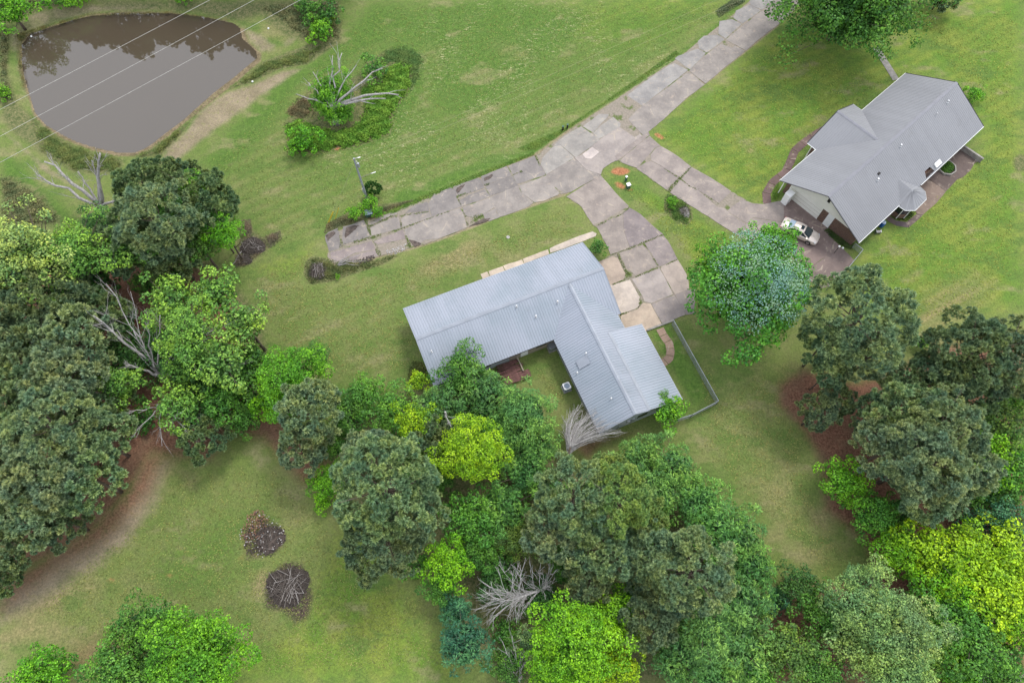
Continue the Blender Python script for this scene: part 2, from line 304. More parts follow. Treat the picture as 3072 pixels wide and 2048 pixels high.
mk('lush', OV, [(0, 330), (60, 380), (150, 470), (200, 520), (60, 520), (0, 440)], 2, .8)
mk('lush', OV, [(1490, 760), (1540, 740), (1640, 910), (1590, 940)], 1.5, .8)
mk('lush', OV, [(760, 560), (860, 600), (1000, 575), (1000, 590), (880, 640), (800, 640)], 2, .4)
mk('lush', OV, [(440, 1130), (540, 1250), (600, 1400), (700, 1500), (560, 1568), (480, 1300), (330, 1300), (320, 1180)], 5, .5)
mk('lush', OV, [(880, 1320), (960, 1330), (1050, 1460), (1090, 1568), (950, 1568), (880, 1460)], 4, .3)
mk('lush', OV, [(1390, 1000), (1480, 990), (1490, 1030), (1400, 1030)], 1.5, .5)
for x, y, rx, ry, an, am in [(1040, 590, 90, 30, -25, .9), (980, 640, 60, 18, -15, .6), (1160, 600, 50, 20, -20, .6), (780, 870, 60, 40, 0, .35), (1000, 130, 30, 12, 60, .8), (1180, 120, 60, 20, 20, .7), (1320, 220, 70, 20, -20, .5),
        (1060, 330, 110, 10, -22, .5), (1150, 300, 130, 8, -30, .6), (1550, 130, 100, 8, -33, .6), (2180, 700, 110, 60, -25, .8), (2230, 640, 60, 30, 0, .5), (2130, 740, 60, 25, 0, .7), (1720, 340, 60, 30, 40, .55), (1900, 210, 50, 12, -20, .4), (1690, 1000, 60, 160, -20, .35), (1800, 1150, 60, 120, -20, .55), (1860, 1270, 60, 60, 0, .6),
        (1720, 870, 60, 60, 0, .3), (60, 1420, 110, 50, 20, .8), (300, 1330, 60, 40, 0, .55), (150, 1470, 120, 40, 10, .6), (400, 1080, 80, 20, 10, .6), (640, 1180, 50, 30, 0, .35), (590, 1270, 30, 40, 0, .6), (600, 1400, 30, 40, 0, .6), (760, 1430, 10, 30, 0, .7), (640, 1380, 60, 40, 0, .3),
        (870, 470, 60, 20, -20, .3), (1100, 1180, 10, 10, 0, .3), (2130, 90, 60, 20, 0, .35), (700, 20, 60, 60, 0, .7), (640, 60, 40, 40, 0, .7), (250, 15, 240, 10, 0, .7), (30, 60, 20, 80, 0, .5)]:
    blob('dry', OV, x, y, rx, ry, 3.5, am, an)
mk('tufts', OV, [(700, 400), (960, 60), (1100, 0), (1350, 0), (1500, 120), (1650, 30), (1500, 190), (1250, 330), (900, 440), (760, 470)], 4, 1)
mk('mow', OV, [(430, 400), (780, 60), (850, 0), (1700, 0), (1250, 340), (760, 520), (560, 640), (500, 560)], 5, .7); mk('mow', OV, [(1380, 390), (1490, 310), (1790, 60), (2352, -20), (2352, 760), (2100, 760), (1900, 620), (1700, 550)], 5, .6)
mk('mow', OV, [(540, 620), (700, 650), (1000, 590), (930, 700), (980, 860), (800, 900), (640, 800)], 4, .5)
for x, y, rx, ry, am in [(120, 1380, 130, 40, .9), (60, 1450, 90, 30, .9), (200, 1500, 70, 30, .7), (320, 1350, 40, 25, .7), (430, 1110, 60, 20, .6), (520, 1390, 30, 50, .5), (560, 1180, 40, 30, .5), (700, 1180, 30, 40, .7), (720, 1240, 20, 40, .5), (560, 1460, 40, 30, .6), (1700, 1060, 40, 30, .4), (1790, 1230, 30, 30, .6), (1880, 1190, 40, 40, .7), (620, 690, 20, 30, .5), (790, 740, 60, 15, .5), (850, 600, 90, 18, .5), (700, 480, 60, 20, .4), (800, 540, 40, 10, .5)]: blob('dry', OV, x, y, rx, ry, 3, am, -20)
# earth bank of the pond, track, weeds
mk('mud', FA, [(120, 300), (180, 220), (330, 165), (600, 90), (800, 70), (1150, 75), (1500, 125), (1640, 190), (1660, 270), (1750, 350), (1745, 405), (1590, 540), (1340, 735), (1130, 905), (980, 1010), (890, 1042), (780, 1040), (600, 1000), (420, 925), (300, 855), (215, 760), (180, 640), (140, 520), (120, 430)], .8, .85)
mk('sand', FA, [(1060, 1110), (1120, 990), (1250, 880), (1310, 760), (1500, 620), (1700, 560), (1900, 470), (2060, 450), (1950, 520), (1800, 620), (1640, 740), (1500, 840), (1350, 960), (1200, 1080)], 1.2, .8)
mk('sand', FA, [(60, 180), (250, 70), (500, 20), (700, 25), (1000, 30), (1100, 55), (900, 60), (600, 85), (330, 160), (150, 260), (140, 420), (180, 620), (220, 760), (170, 720), (110, 500), (60, 300)], 1, .55)
mk('sand', FA, [(0, 880), (60, 940), (200, 1060), (300, 1170), (500, 1260), (640, 1330), (600, 1300), (420, 1180), (250, 1060), (60, 900), (0, 850)], .8, .7)
mk('sand', FA, [(1620, 160), (1760, 230), (1860, 300), (1840, 340), (1740, 350), (1660, 250)], 1.2, .7); blob('sand', FA, 1950, 280, 60, 30, 1, .6, -30); blob('sand', FA, 350, 1160, 60, 25, 1, .6, 30)
blob('clay', FA, 1500, 120, 120, 12, .8, .5, 8)
mk('weed', FA, [(0, 160), (100, 180), (60, 300), (60, 500), (130, 700), (230, 780), (330, 880), (520, 980), (700, 1040), (850, 1060), (800, 1180), (700, 1180), (480, 1160), (280, 1040), (120, 930), (0, 800)], 1.5, .85)
mk('weed', FA, [(900, 1050), (1030, 980), (1260, 810), (1450, 640), (1600, 540), (1740, 420), (1900, 360), (2060, 300), (2294, 180), (2294, 290), (2060, 440), (1880, 470), (1700, 560), (1500, 610), (1310, 760), (1230, 890), (1080, 1060)], 1, .9)
mk('weed', FA, [(1640, 0), (2294, 0), (2294, 250), (2100, 300), (1900, 250), (1750, 120), (1560, 140), (1300, 80), (700, 60), (650, 0)], 1.5, .75); mk('weed', FA, [(0, 1180), (100, 1180), (300, 1300), (450, 1500), (0, 1568)], 2, .8)
mk('weed', FA, [(0, 0), (650, 0), (500, 20), (200, 90), (0, 170)], 1, .8)
mk('weed', FV, [(0, 1100), (250, 750), (450, 420), (700, 560), (1000, 450), (1100, 260), (1400, 120), (1650, 150), (1800, 330), (1700, 620), (1480, 900), (1400, 1250), (900, 1420), (350, 1500), (60, 1470)], 1, .9); mk('lush', FV, [(1100, 350), (1500, 0), (1850, 150), (1850, 600), (1500, 1300), (900, 1480), (800, 1300)], 2, 1)
mk('weed', F1, [(-200, 1050), (-100, 950), (80, 960), (250, 1000), (1000, 1000), (1300, 900), (1380, 930), (1100, 1090), (700, 1220), (200, 1380), (-100, 1420), (-220, 1250)], .5, 1)
mk('weed', F1, [(130, 560), (200, 380), (500, 200), (900, 100), (1250, 40), (1650, 0), (1720, 40), (1200, 250), (800, 380), (300, 520)], .6, .9)
mk('weed', FS, [(480, 100), (800, 50), (860, 300), (1100, 480), (1500, 300), (1500, 560), (1150, 850), (650, 1200), (400, 1200), (500, 700)], .8, .9)
mk('weed', F5, [(560, 830), (700, 780), (860, 900), (900, 1080), (830, 1160), (700, 1130), (560, 1000)], .4, 1); blob('dry', F5, 700, 1150, 60, 20, .6, .7)
# road verge dirt and joints
mk('sand', OV, [(750, 585), (770, 530), (870, 495), (1000, 445), (1120, 400), (1230, 350), (1300, 300), (1440, 210), (1560, 130), (1650, 60), (1720, 5), (1790, -10), (1790, 60), (1500, 290), (1400, 350), (1390, 385), (1300, 450), (1150, 500), (980, 565), (770, 620)], .35, .8)
mk('lush', OV, [(760, 590), (900, 530), (1050, 470), (1040, 490), (900, 550), (770, 600)], .3, .9); mk('lush', F4, [(690, 620), (960, 560), (1330, 400), (1335, 420), (980, 590), (900, 900), (1080, 1200), (1020, 1280), (820, 1350), (800, 1330), (1000, 1250), (1030, 1150), (880, 900), (780, 700)], .25, .9)
blob('clay', F3, 1180, 920, 160, 70, .5, .9); blob('clay', F3, 1180, 1160, 120, 60, .5, .7, 25); blob('clay', F3, 1840, 330, 100, 35, .4, .9, 30); blob('clay', F3, 1350, 1230, 60, 30, .3, .6)
blob('clay', OV, 720, 775, 12, 25, 1.2, .3); blob('clay', FV, 710, 1420, 40, 25, .4, .9)
# pine straw under the woods
mk('straw', OV, [(0, 1340), (200, 1240), (300, 1130), (350, 1050), (480, 1060), (520, 1000), (600, 1010), (690, 1110), (740, 1130), (760, 1060), (640, 950), (590, 860), (560, 720), (520, 640), (430, 600), (200, 560), (0, 620)], 2.2, .8)
mk('weed', OV, [(300, 600), (480, 600), (600, 720), (620, 880), (500, 960), (330, 930), (250, 800)], 2, 1)
mk('sand', OV, [(0, 1365), (120, 1290), (250, 1200), (320, 1090), (380, 1060), (370, 1150), (300, 1250), (160, 1350), (0, 1440)], 2.5, .8); mk('sand', OV, [(520, 1040), (590, 1010), (640, 1060), (600, 1090)], 2, .5)
mk('straw', OV, [(0, 1230), (40, 1340), (0, 1400)], 2, .7)
mk('straw', OV, [(1790, 880), (1850, 850), (1950, 880), (2050, 860), (2140, 800), (2352, 760), (2352, 1568), (1720, 1568), (1800, 1330), (1900, 1350), (2005, 1310), (1990, 1240), (1900, 1170), (1890, 1060), (1840, 980), (1790, 930)], 2.2, 1)
mk('straw', OV, [(780, 960), (960, 900), (1270, 900), (1300, 1000), (1400, 1060), (1480, 1030), (1600, 1130), (1780, 1260), (1800, 1400), (1800, 1568), (1130, 1568), (1020, 1430), (980, 1330), (850, 1290), (780, 1150)], 2, .25)
mk('weed', OV, [(790, 970), (960, 910), (1250, 1000), (1300, 1080), (1400, 1090), (1600, 1160), (1760, 1290), (1780, 1568), (1150, 1568), (1040, 1430), (1000, 1330), (870, 1280), (800, 1150)], 2, .9)
mk('straw', OV, [(250, 1420), (480, 1420), (560, 1568), (0, 1568), (60, 1540)], 3, .5); mk('straw', OV, [(1280, 1000), (1390, 1000), (1470, 985), (1470, 990), (1390, 1020), (1350, 1060)], 1, .6)
mk('straw', OV, [(1780, 820), (1860, 850), (1800, 940), (1770, 900)], 4, .5); blob('clay', OV, 1860, 1000, 60, 60, 3, .3); blob('clay', OV, 2150, 850, 14, 20, 1, .9, -20); blob('clay', OV, 2130, 780, 14, 8, .6, .7)
mk('straw', OV, [(0, 1350), (60, 1300), (200, 1210), (290, 1120), (330, 1030), (380, 1040), (350, 1130), (250, 1240), (120, 1320), (0, 1410)], 3, .8); blob('dry', OV, 350, 1070, 60, 30, 3, .8)
# heaps
mk('ash', FX, [(200, 420), (330, 180), (420, 70), (600, 200), (760, 320), (790, 450), (680, 620), (480, 700), (280, 730), (300, 520)], .6, .55); mk('clay', FX, [(330, 150), (500, 90), (610, 250), (560, 400), (350, 540), (260, 740), (200, 700), (300, 560), (220, 440)], 1.2, .55)
mk('ash', FX, [(520, 870), (800, 690), (980, 730), (1060, 900), (1110, 1150), (1060, 1400), (880, 1480), (780, 1380), (700, 1300), (560, 1320), (470, 1250), (560, 1080)], .7, .7); blob('dry', FX, 480, 1000, 110, 200, 1.2, .9, 20); blob('clay', FX, 980, 1250, 80, 120, .8, .5)
for x, y, r in [(255, 1332, 10), (390, 1322, 8), (1095, 310, 4), (1165, 345, 3), (2050, 345, 8)]: blob('clay', OV, x, y, r, r * .6, .8, .7)
# bare rings on the right lawn
for x, y, rx, ry in [(2045, 570, 6, 30), (2105, 628, 22, 9), (2130, 445, 14, 8), (2100, 690, 8, 5), (2290, 455, 16, 6), (1830, 300, 14, 6), (1725, 345, 14, 10)]: blob('dry', OV, x, y, rx, ry, .9, .8, -20)
blob('weed', OV, 2345, 375, 20, 22, .8, .8); blob('mow', OV, 1850, 120, 10, 10, 1, 0)

# ------------------------------------------------------------------ ground sheet
def ground():
    fx = np.arange(-84, 84.01, .36); fy = np.arange(-8, 100.01, .36)
    ext = np.array([1, 3, 7, 15, 35, 80, 180, 400, 900.])
    xs = np.concatenate([fx[0] - ext[::-1], fx, fx[-1] + ext]); ys = np.concatenate([fy[0] - ext[::-1], fy, fy[-1] + ext])
    X, Y = np.meshgrid(xs, ys); P = np.stack([X.ravel(), Y.ravel()], 1); nx, ny = len(xs), len(ys)
    z = np.zeros(len(P)); near = (P[:, 0] < -20) & (P[:, 1] > 40) & (P[:, 0] > -84) & (P[:, 1] < 100)
    d = np.full(len(P), -50.); d[near] = sdist(P[near], POND)
    z = np.where(d > -3, -.30 - .32 * np.clip((d + .15) / .8, -.9, 3.5), 0); z = np.where((d <= -.1) & (d > -3), -.30 * smooth01((3 + d) / 2.9), z)
    z += np.where(d < -3, smooth01((-d - 3) / 6), 0) * (.05 * np.sin(P[:, 0] * .31 + 1) * np.sin(P[:, 1] * .27) * 0)
    V = np.stack([P[:, 0], P[:, 1], z], 1)
    i = np.arange((ny - 1) * (nx - 1)); r, c = i // (nx - 1), i % (nx - 1); a = r * nx + c
    Fq = np.stack([a, a + 1, a + nx + 1, a + nx], 1)
    m = bpy.data.meshes.new('ground'); m.vertices.add(len(V)); m.vertices.foreach_set('co', V.ravel().astype(np.float32))
    m.loops.add(Fq.size); m.loops.foreach_set('vertex_index', Fq.ravel().astype(np.int32)); m.polygons.add(len(Fq)); m.polygons.foreach_set('loop_start', np.arange(0, Fq.size, 4, dtype=np.int32))
    m.update(calc_edges=True); m.polygons.foreach_set('use_smooth', np.ones(len(Fq), bool))
    val = {}
    for k, lst in masks.items():
        acc = np.zeros(len(P))
        for poly, fe, am in lst:
            q = np.array(poly); lo = q.min(0) - fe * 2; hi = q.max(0) + fe * 2
            s = np.where((P[:, 0] > lo[0]) & (P[:, 0] < hi[0]) & (P[:, 1] > lo[1]) & (P[:, 1] < hi[1]))[0]
            if len(s) == 0: continue
            dd = sdist(P[s], poly); acc[s] = np.maximum(acc[s], am * smooth01(dd / fe * .5 + .5))
        val[k] = acc
    for nm, ks in (('m1', ('dry', 'lush', 'clay', 'straw')), ('m2', ('sand', 'weed', 'mud', 'fresh')), ('m3', ('tufts', 'mow', 'ash', None))):
        at_ = m.color_attributes.new(nm, 'FLOAT_COLOR', 'POINT')
        arr = np.stack([val[k] if k else np.ones(len(P)) for k in ks], 1).astype(np.float32); at_.data.foreach_set('color', arr.ravel())
    o = link('ground', m, M['ground']); o['kind'] = 'structure'; return o
ground()
wb = MB(); pc = np.mean(POND, 0); wp = [pc + (np.array(p) - pc) * 1.03 for p in POND]
wb.add([(p[0], p[1], -.35) for p in wp], [tuple(range(len(wp)))])
wo = wb.build('water', M['water']); wo['kind'] = 'structure'
if wo.data.polygons[0].normal.z < 0: wo.data.flip_normals()

# ------------------------------------------------------------------ slabs of road, driveways, walks, patio
def ragged(poly, amp=.035, step=.7):
    out = []; n = len(poly)
    for i in range(n):
        a = np.array(poly[i]); b = np.array(poly[(i + 1) % n]); L = np.hypot(*(b - a)); k = max(1, int(L / step)); nn = np.array([-(b - a)[1], (b - a)[0]]) / max(L, 1e-6)
        for j in range(k):
            out.append(a + (b - a) * j / k + (nn * rnd.uniform(-amp, amp) if j else 0))
    return out
def grow(poly, d):
    n = len(poly); a = sum(poly[i][0] * poly[(i + 1) % n][1] - poly[(i + 1) % n][0] * poly[i][1] for i in range(n)); sg = 1 if a > 0 else -1; out = []
    for i in range(n):
        p, c, q = np.array(poly[i - 1]), np.array(poly[i]), np.array(poly[(i + 1) % n]); t = (q - p) / max(np.hypot(*(q - p)), 1e-6); out.append(c + sg * d * np.array([t[1], -t[0]]))
    return out
def slab(parent, fr, pts, col, top=.05, name='slab', amp=.035, bev=True):
    poly = grow([tuple(p) for p in ragged(gp(fr, pts), amp)], .065); tx, ty = rnd.uniform(-.004, .004), rnd.uniform(-.004, .004); cx, cy = np.mean(poly, 0)
    h = top + rnd.uniform(-.006, .006)
    o = MB().prism([tuple(p) for p in poly], -.12, lambda x, y: h + tx * (x - cx) + ty * (y - cy)).build(name, M['slab'], parent)
    j = rnd.uniform(.93, 1.07); o.color = (col[0] * j, col[1] * j, col[2] * j, 1); return o
cA = (.262, .240, .224); cL = (.285, .272, .255); cO = (.212, .197, .190); cP = (.30, .26, .24); cD = (.14, .11, .10); cW = (.48, .41, .335); cDr = (.270, .238, .218)
def bed(parent, fr, pts, z=.034):
    o = MB().prism([tuple(p) for p in ragged(gp(fr, pts), .08, .5)], -.1, z).build('joint_soil', M['jsoil'], parent); o['kind'] = 'stuff'
road = empty('road', (0, 0, 0)); tag(road, kind='structure')
bed(road, OV, [(752, 590), (762, 535), (870, 500), (1000, 448), (1120, 405), (1235, 355), (1310, 300), (1440, 212), (1560, 132), (1650, 62), (1725, 0), (1795, 0), (1500, 290), (1400, 350), (1385, 385), (1300, 440), (1150, 495), (980, 560), (780, 612)])
for p in ([(150, 600), (200, 550), (350, 480), (370, 560), (385, 700), (410, 770), (350, 820), (215, 865), (185, 750), (160, 690)], [(450, 455), (600, 420), (790, 345), (810, 420), (850, 500), (905, 615), (450, 745), (440, 640), (445, 560)],
          [(910, 465), (1340, 285), (1370, 310), (1415, 470), (930, 600)], [(1500, 225), (1640, 100), (1850, 40), (1870, 70), (1885, 190), (1650, 200), (1560, 215)], [(1430, 330), (1495, 258), (1640, 228), (1885, 208), (1920, 285), (1440, 460)],
          [(890, 405), (1040, 330), (1180, 250), (1330, 190), (1345, 235), (1230, 270), (895, 425)]): slab(road, F1, p, cO if rnd.random() < .6 else cA)
for p in ([(-70, 900), (-10, 800), (20, 745), (290, 640), (340, 670), (375, 800), (400, 850), (465, 950), (240, 1020), (-20, 1120)], [(330, 625), (760, 475), (795, 500), (850, 640), (390, 785), (345, 660)], [(432, 862), (600, 765), (860, 668), (950, 782), (480, 945)],
          [(810, 450), (1230, 280), (1310, 430), (1060, 515), (900, 595), (855, 595)], [(885, 622), (1060, 535), (1325, 445), (1395, 580), (1430, 600), (962, 770)], [(1265, 275), (1690, 110), (1790, 250), (1880, 415), (1410, 570), (1345, 440), (1500, 370), (1340, 410)]): slab(road, F2, p, cO)
for p in ([(1030, 740), (960, 705), (1455, 505), (1480, 650), (1300, 690)], [(235, 885), (365, 862), (915, 695), (955, 765), (975, 830), (640, 880), (420, 1010), (330, 1030), (255, 980)], [(560, 960), (980, 850), (1020, 930), (990, 940), (700, 1000), (520, 1050)]): slab(road, F1, p, (.25, .215, .21))
for p in ([(-475, 1340), (-20, 1135), (436, 990), (495, 1060), (555, 1295), (310, 1400), (80, 1480), (-130, 1500), (-260, 1580), (-420, 1510), (-465, 1440)], [(505, 972), (960, 806), (1415, 610), (1472, 720), (1560, 800), (1670, 880), (1600, 945), (1400, 1025), (1110, 1125), (1055, 980), (1010, 965), (840, 1080), (700, 1140), (570, 1110), (515, 1050)],
          [(1445, 600), (1500, 590), (1895, 440), (1950, 540), (2110, 730), (2085, 755), (1850, 855), (1700, 875), (1500, 730)], [(850, 1090), (1045, 990), (1050, 1060), (1105, 1130), (940, 1190), (870, 1150)]): slab(road, F2, p, cA)
for p in ([(-150, 800), (-120, 700), (50, 520), (165, 475), (398, 690), (0, 930), (-60, 975)], [(60, 495), (250, 330), (520, 175), (795, 360), (825, 395), (432, 686), (180, 470)], [(560, 168), (830, -35), (990, -28), (825, 145), (722, 265)], [(732, 280), (862, 155), (1060, 15), (1182, 125), (1172, 165), (822, 375)]): slab(road, F3, p, cL)
for p in ([(-190, 1525), (-60, 1270), (0, 1230), (150, 1110), (480, 890), (550, 862), (728, 950), (100, 1432), (-60, 1532)], [(562, 790), (600, 762), (860, 664), (968, 720), (760, 935)], [(872, 560), (950, 492), (1128, 477), (1218, 535), (985, 708), (885, 650)], [(1148, 460), (1162, 292), (1328, 268), (1443, 330), (1310, 448), (1238, 520)],
          [(1352, 250), (1382, 152), (1560, 72), (1705, 145), (1465, 318)], [(1582, 70), (1562, 22), (1700, -60), (1825, -60), (1892, 0), (1725, 134)]): slab(road, F6, p, (.27, .262, .255))
slab(road, F3, [(-55, 990), (400, 706), (480, 775), (600, 900), (845, 985), (350, 1260), (190, 1296), (0, 1100)], cA)
slab(road, F3, [(490, 765), (420, 697), (545, 650), (830, 406), (1200, 136), (1310, 66), (1550, 332), (1280, 516), (1080, 675), (1180, 705), (1020, 778), (880, 875), (850, 970), (612, 888)], (.30, .27, .255))
slab(road, F3, [(550, 640), (710, 525), (820, 605), (690, 710), (600, 700)], (.47, .42, .40), .09, 'patch')
for p in ([(-62, 1610), (60, 1484), (745, 972), (952, 1140), (700, 1325), (450, 1560), (138, 1825)], [(757, 956), (990, 736), (1238, 550), (1495, 690), (1250, 885), (970, 1125)], [(1248, 540), (1322, 475), (1728, 155), (1985, 300), (1700, 515), (1512, 678)], [(1738, 148), (1912, 4), (1990, -70), (2315, -60), (2240, 58), (2030, 256), (2000, 288)]): slab(road, F6, p, cA)
dw = empty('driveway', (0, 0, 0)); tag(dw, kind='structure')
bed(dw, F4, [(210, -30), (595, -275), (770, -70), (930, 85), (1060, 175), (1210, 318), (1330, 405), (1385, 480), (1500, 695), (1600, 870), (1630, 1050), (1690, 1060), (1680, 1330), (1320, 1440), (1060, 1550), (860, 1510), (700, 1200), (550, 900), (550, 745), (710, 650), (680, 560), (560, 330), (515, 300), (375, 85)], .036)
for p, c in (([(196, -38), (595, -283), (770, -77), (920, 72), (515, 298), (440, 190), (375, 80), (300, 12)], cDr), ([(558, 322), (600, 284), (846, 170), (858, 350), (897, 470), (926, 566), (718, 645), (683, 560), (613, 420)], cDr), ([(864, 164), (940, 100), (1060, 172), (1210, 312), (1322, 400), (942, 554), (908, 460), (872, 350)], (.235, .205, .205)),
             ([(1115, 512), (1328, 425), (1380, 482), (1492, 690), (1282, 778), (1206, 640)], (.24, .21, .205)), ([(818, 632), (850, 614), (905, 600), (1086, 532), (1136, 582), (1258, 780), (1002, 882), (962, 840), (900, 780), (862, 700)], cDr), ([(540, 745), (740, 668), (796, 692), (880, 860), (862, 928), (645, 1025), (540, 900)], (.40, .33, .275)),
             ([(705, 1010), (936, 944), (996, 1050), (1050, 1150), (1050, 1238), (998, 1276), (842, 1326), (760, 1200)], (.50, .44, .39)), ([(968, 932), (1276, 804), (1330, 890), (1438, 1108), (1190, 1208), (1113, 1186), (1094, 1130), (1044, 1050)], (.34, .305, .29)), ([(1298, 792), (1502, 710), (1596, 870), (1622, 960), (1630, 1047), (1472, 1104), (1344, 880)], (.33, .285, .255)),
             ([(1204, 1228), (1458, 1124), (1584, 1348), (1322, 1444), (1274, 1360)], (.27, .24, .23)), ([(1478, 1112), (1630, 1060), (1700, 1050), (1690, 1330), (1602, 1345), (1524, 1220)], (.26, .23, .22)), ([(832, 1362), (1040, 1284), (1098, 1216), (1180, 1226), (1256, 1370), (1304, 1452), (1200, 1510), (1060, 1560), (860, 1520)], (.43, .355, .285))):
    slab(dw, F4, p, c)
sw = empty('sidewalk', (0, 0, 0)); tag(sw, kind='structure')
for p in ([(1547, 780), (1600, 759), (1620, 795), (1567, 820)], [(1616, 755), (1733, 714), (1748, 746), (1629, 794)], [(1742, 708), (1898, 657), (1912, 686), (1758, 742)], [(1909, 650), (2120, 570), (2128, 603), (1919, 682)]): slab(sw, FG, p, cW)
slab(sw, F4, [(0, 575), (130, 517), (350, 427), (500, 377), (543, 400), (533, 423), (380, 485), (180, 560), (5, 618)], (.50, .44, .38))
d2 = empty('driveway', (0, 0, 0)); tag(d2, kind='structure')
bed(d2, F5, [(0, 345), (370, 70), (385, 112), (520, 232), (870, 474), (1345, 765), (1600, 905), (1735, 918), (1960, 875), (1960, 1390), (1560, 1365), (1400, 1262), (1065, 1050), (580, 745), (235, 490), (60, 425), (10, 400)], .036)
for p in ([(-10, 345), (370, 62), (382, 98), (112, 322), (50, 364), (0, 405)], [(50, 402), (117, 335), (385, 116), (506, 225), (446, 248), (398, 308), (235, 484), (74, 425)], [(524, 238), (700, 343), (866, 470), (750, 594), (660, 545), (412, 398), (405, 330), (460, 262)], [(242, 500), (330, 434), (402, 413), (558, 493), (726, 605), (580, 740), (382, 588)],
          [(882, 484), (1100, 604), (1340, 762), (1198, 900), (1080, 815), (862, 696), (764, 610)], [(742, 624), (850, 709), (948, 748), (1164, 935), (1063, 1045), (872, 928), (634, 778)], [(1352, 774), (1500, 873), (1600, 908), (1735, 918), (1960, 872), (1960, 1120), (1600, 1064), (1530, 1134), (1352, 1026), (1214, 908)],
          [(1172, 947), (1260, 964), (1350, 1044), (1506, 1150), (1400, 1260), (1250, 1167), (1079, 1053)], [(1524, 1150), (1610, 1084), (1960, 1134), (1960, 1400), (1560, 1370), (1414, 1270)]): slab(d2, F5, p, (.275, .242, .226))
slab(d2, frame(0, 0, 1), [(2351, 604), (2374, 597), (2450, 658), (2484, 683), (2500, 722), (2474, 770), (2400, 820), (2352, 735), (2351, 668)], (.20, .155, .145)); slab(d2, frame(0, 0, 1), [(2503, 724), (2545, 765), (2560, 781), (2494, 854), (2466, 864), (2404, 824), (2477, 772)], (.19, .15, .14))
def strip_path(name, fr, pts, w, col, jt=1.2, extra=None):
    root = empty(name, (0, 0, 0)); tag(root, kind='structure'); P = [np.array(p) for p in gp(fr, pts)]
    S = [0];
    for a, b in zip(P, P[1:]): S.append(S[-1] + np.hypot(*(b - a)))
    def pt(s):
        for i in range(len(P) - 1):
            if s <= S[i + 1] + 1e-6: t = (s - S[i]) / (S[i + 1] - S[i]); return P[i] + (P[i + 1] - P[i]) * t
        return P[-1]
    def sd_(s): d = pt(min(s + .3, S[-1])) - pt(max(s - .3, 0)); d /= np.hypot(*d); return np.array([-d[1], d[0]]) * w / 2
    n = max(1, int(S[-1] / jt))
    for i in range(n):
        s0 = S[-1] * i / n + .03; s1 = S[-1] * (i + 1) / n - .03; sm = [s0 + (s1 - s0) * k / 3 for k in range(4)]
        poly = [pt(s) + sd_(s) for s in sm] + [pt(s) - sd_(s) for s in sm[::-1]]
        o = MB().prism([tuple(p) for p in poly], -.1, .045 + rnd.uniform(-.005, .005)).build('slab', M['slab'], root); j = rnd.uniform(.85, 1.15); o.color = (*(c * j for c in col), 1)
    return root
strip_path('path', FQ, [(568, 1372), (562, 1300), (605, 1225), (690, 1160), (725, 1085), (752, 1015), (820, 955), (905, 895), (990, 850)], 1.05, (.15, .105, .10), 1.6)
strip_path('path', FK, [(912, 442), (955, 520), (1005, 590), (1018, 670), (1005, 735), (955, 772), (900, 790)], .95, (.30, .215, .165), .9)
pat = empty('patio', (0, 0, 0)); tag(pat, kind='structure')
slab(pat, FR, [(1650, 360), (1900, 190), (2150, 385), (2060, 450), (2010, 540), (1900, 640), (1820, 670), (1650, 850), (1480, 720), (1300, 600), (1500, 450)], cD, .04)
slab(pat, FR, [(1300, 610), (1480, 728), (1645, 858), (1500, 1030), (1310, 1196), (1230, 1180), (1150, 1000), (1150, 850)], (.20, .155, .13), .04)
slab(pat, FR, [(1228, 1192), (1305, 1205), (1110, 1375), (1085, 1305)], cD, .04); slab(pat, FR, [(1080, 1312), (1100, 1380), (920, 1352), (925, 1292)], (.12, .095, .10), .04); slab(pat, FR, [(915, 1290), (910, 1345), (815, 1295), (770, 1250), (800, 1200)], cD, .04)

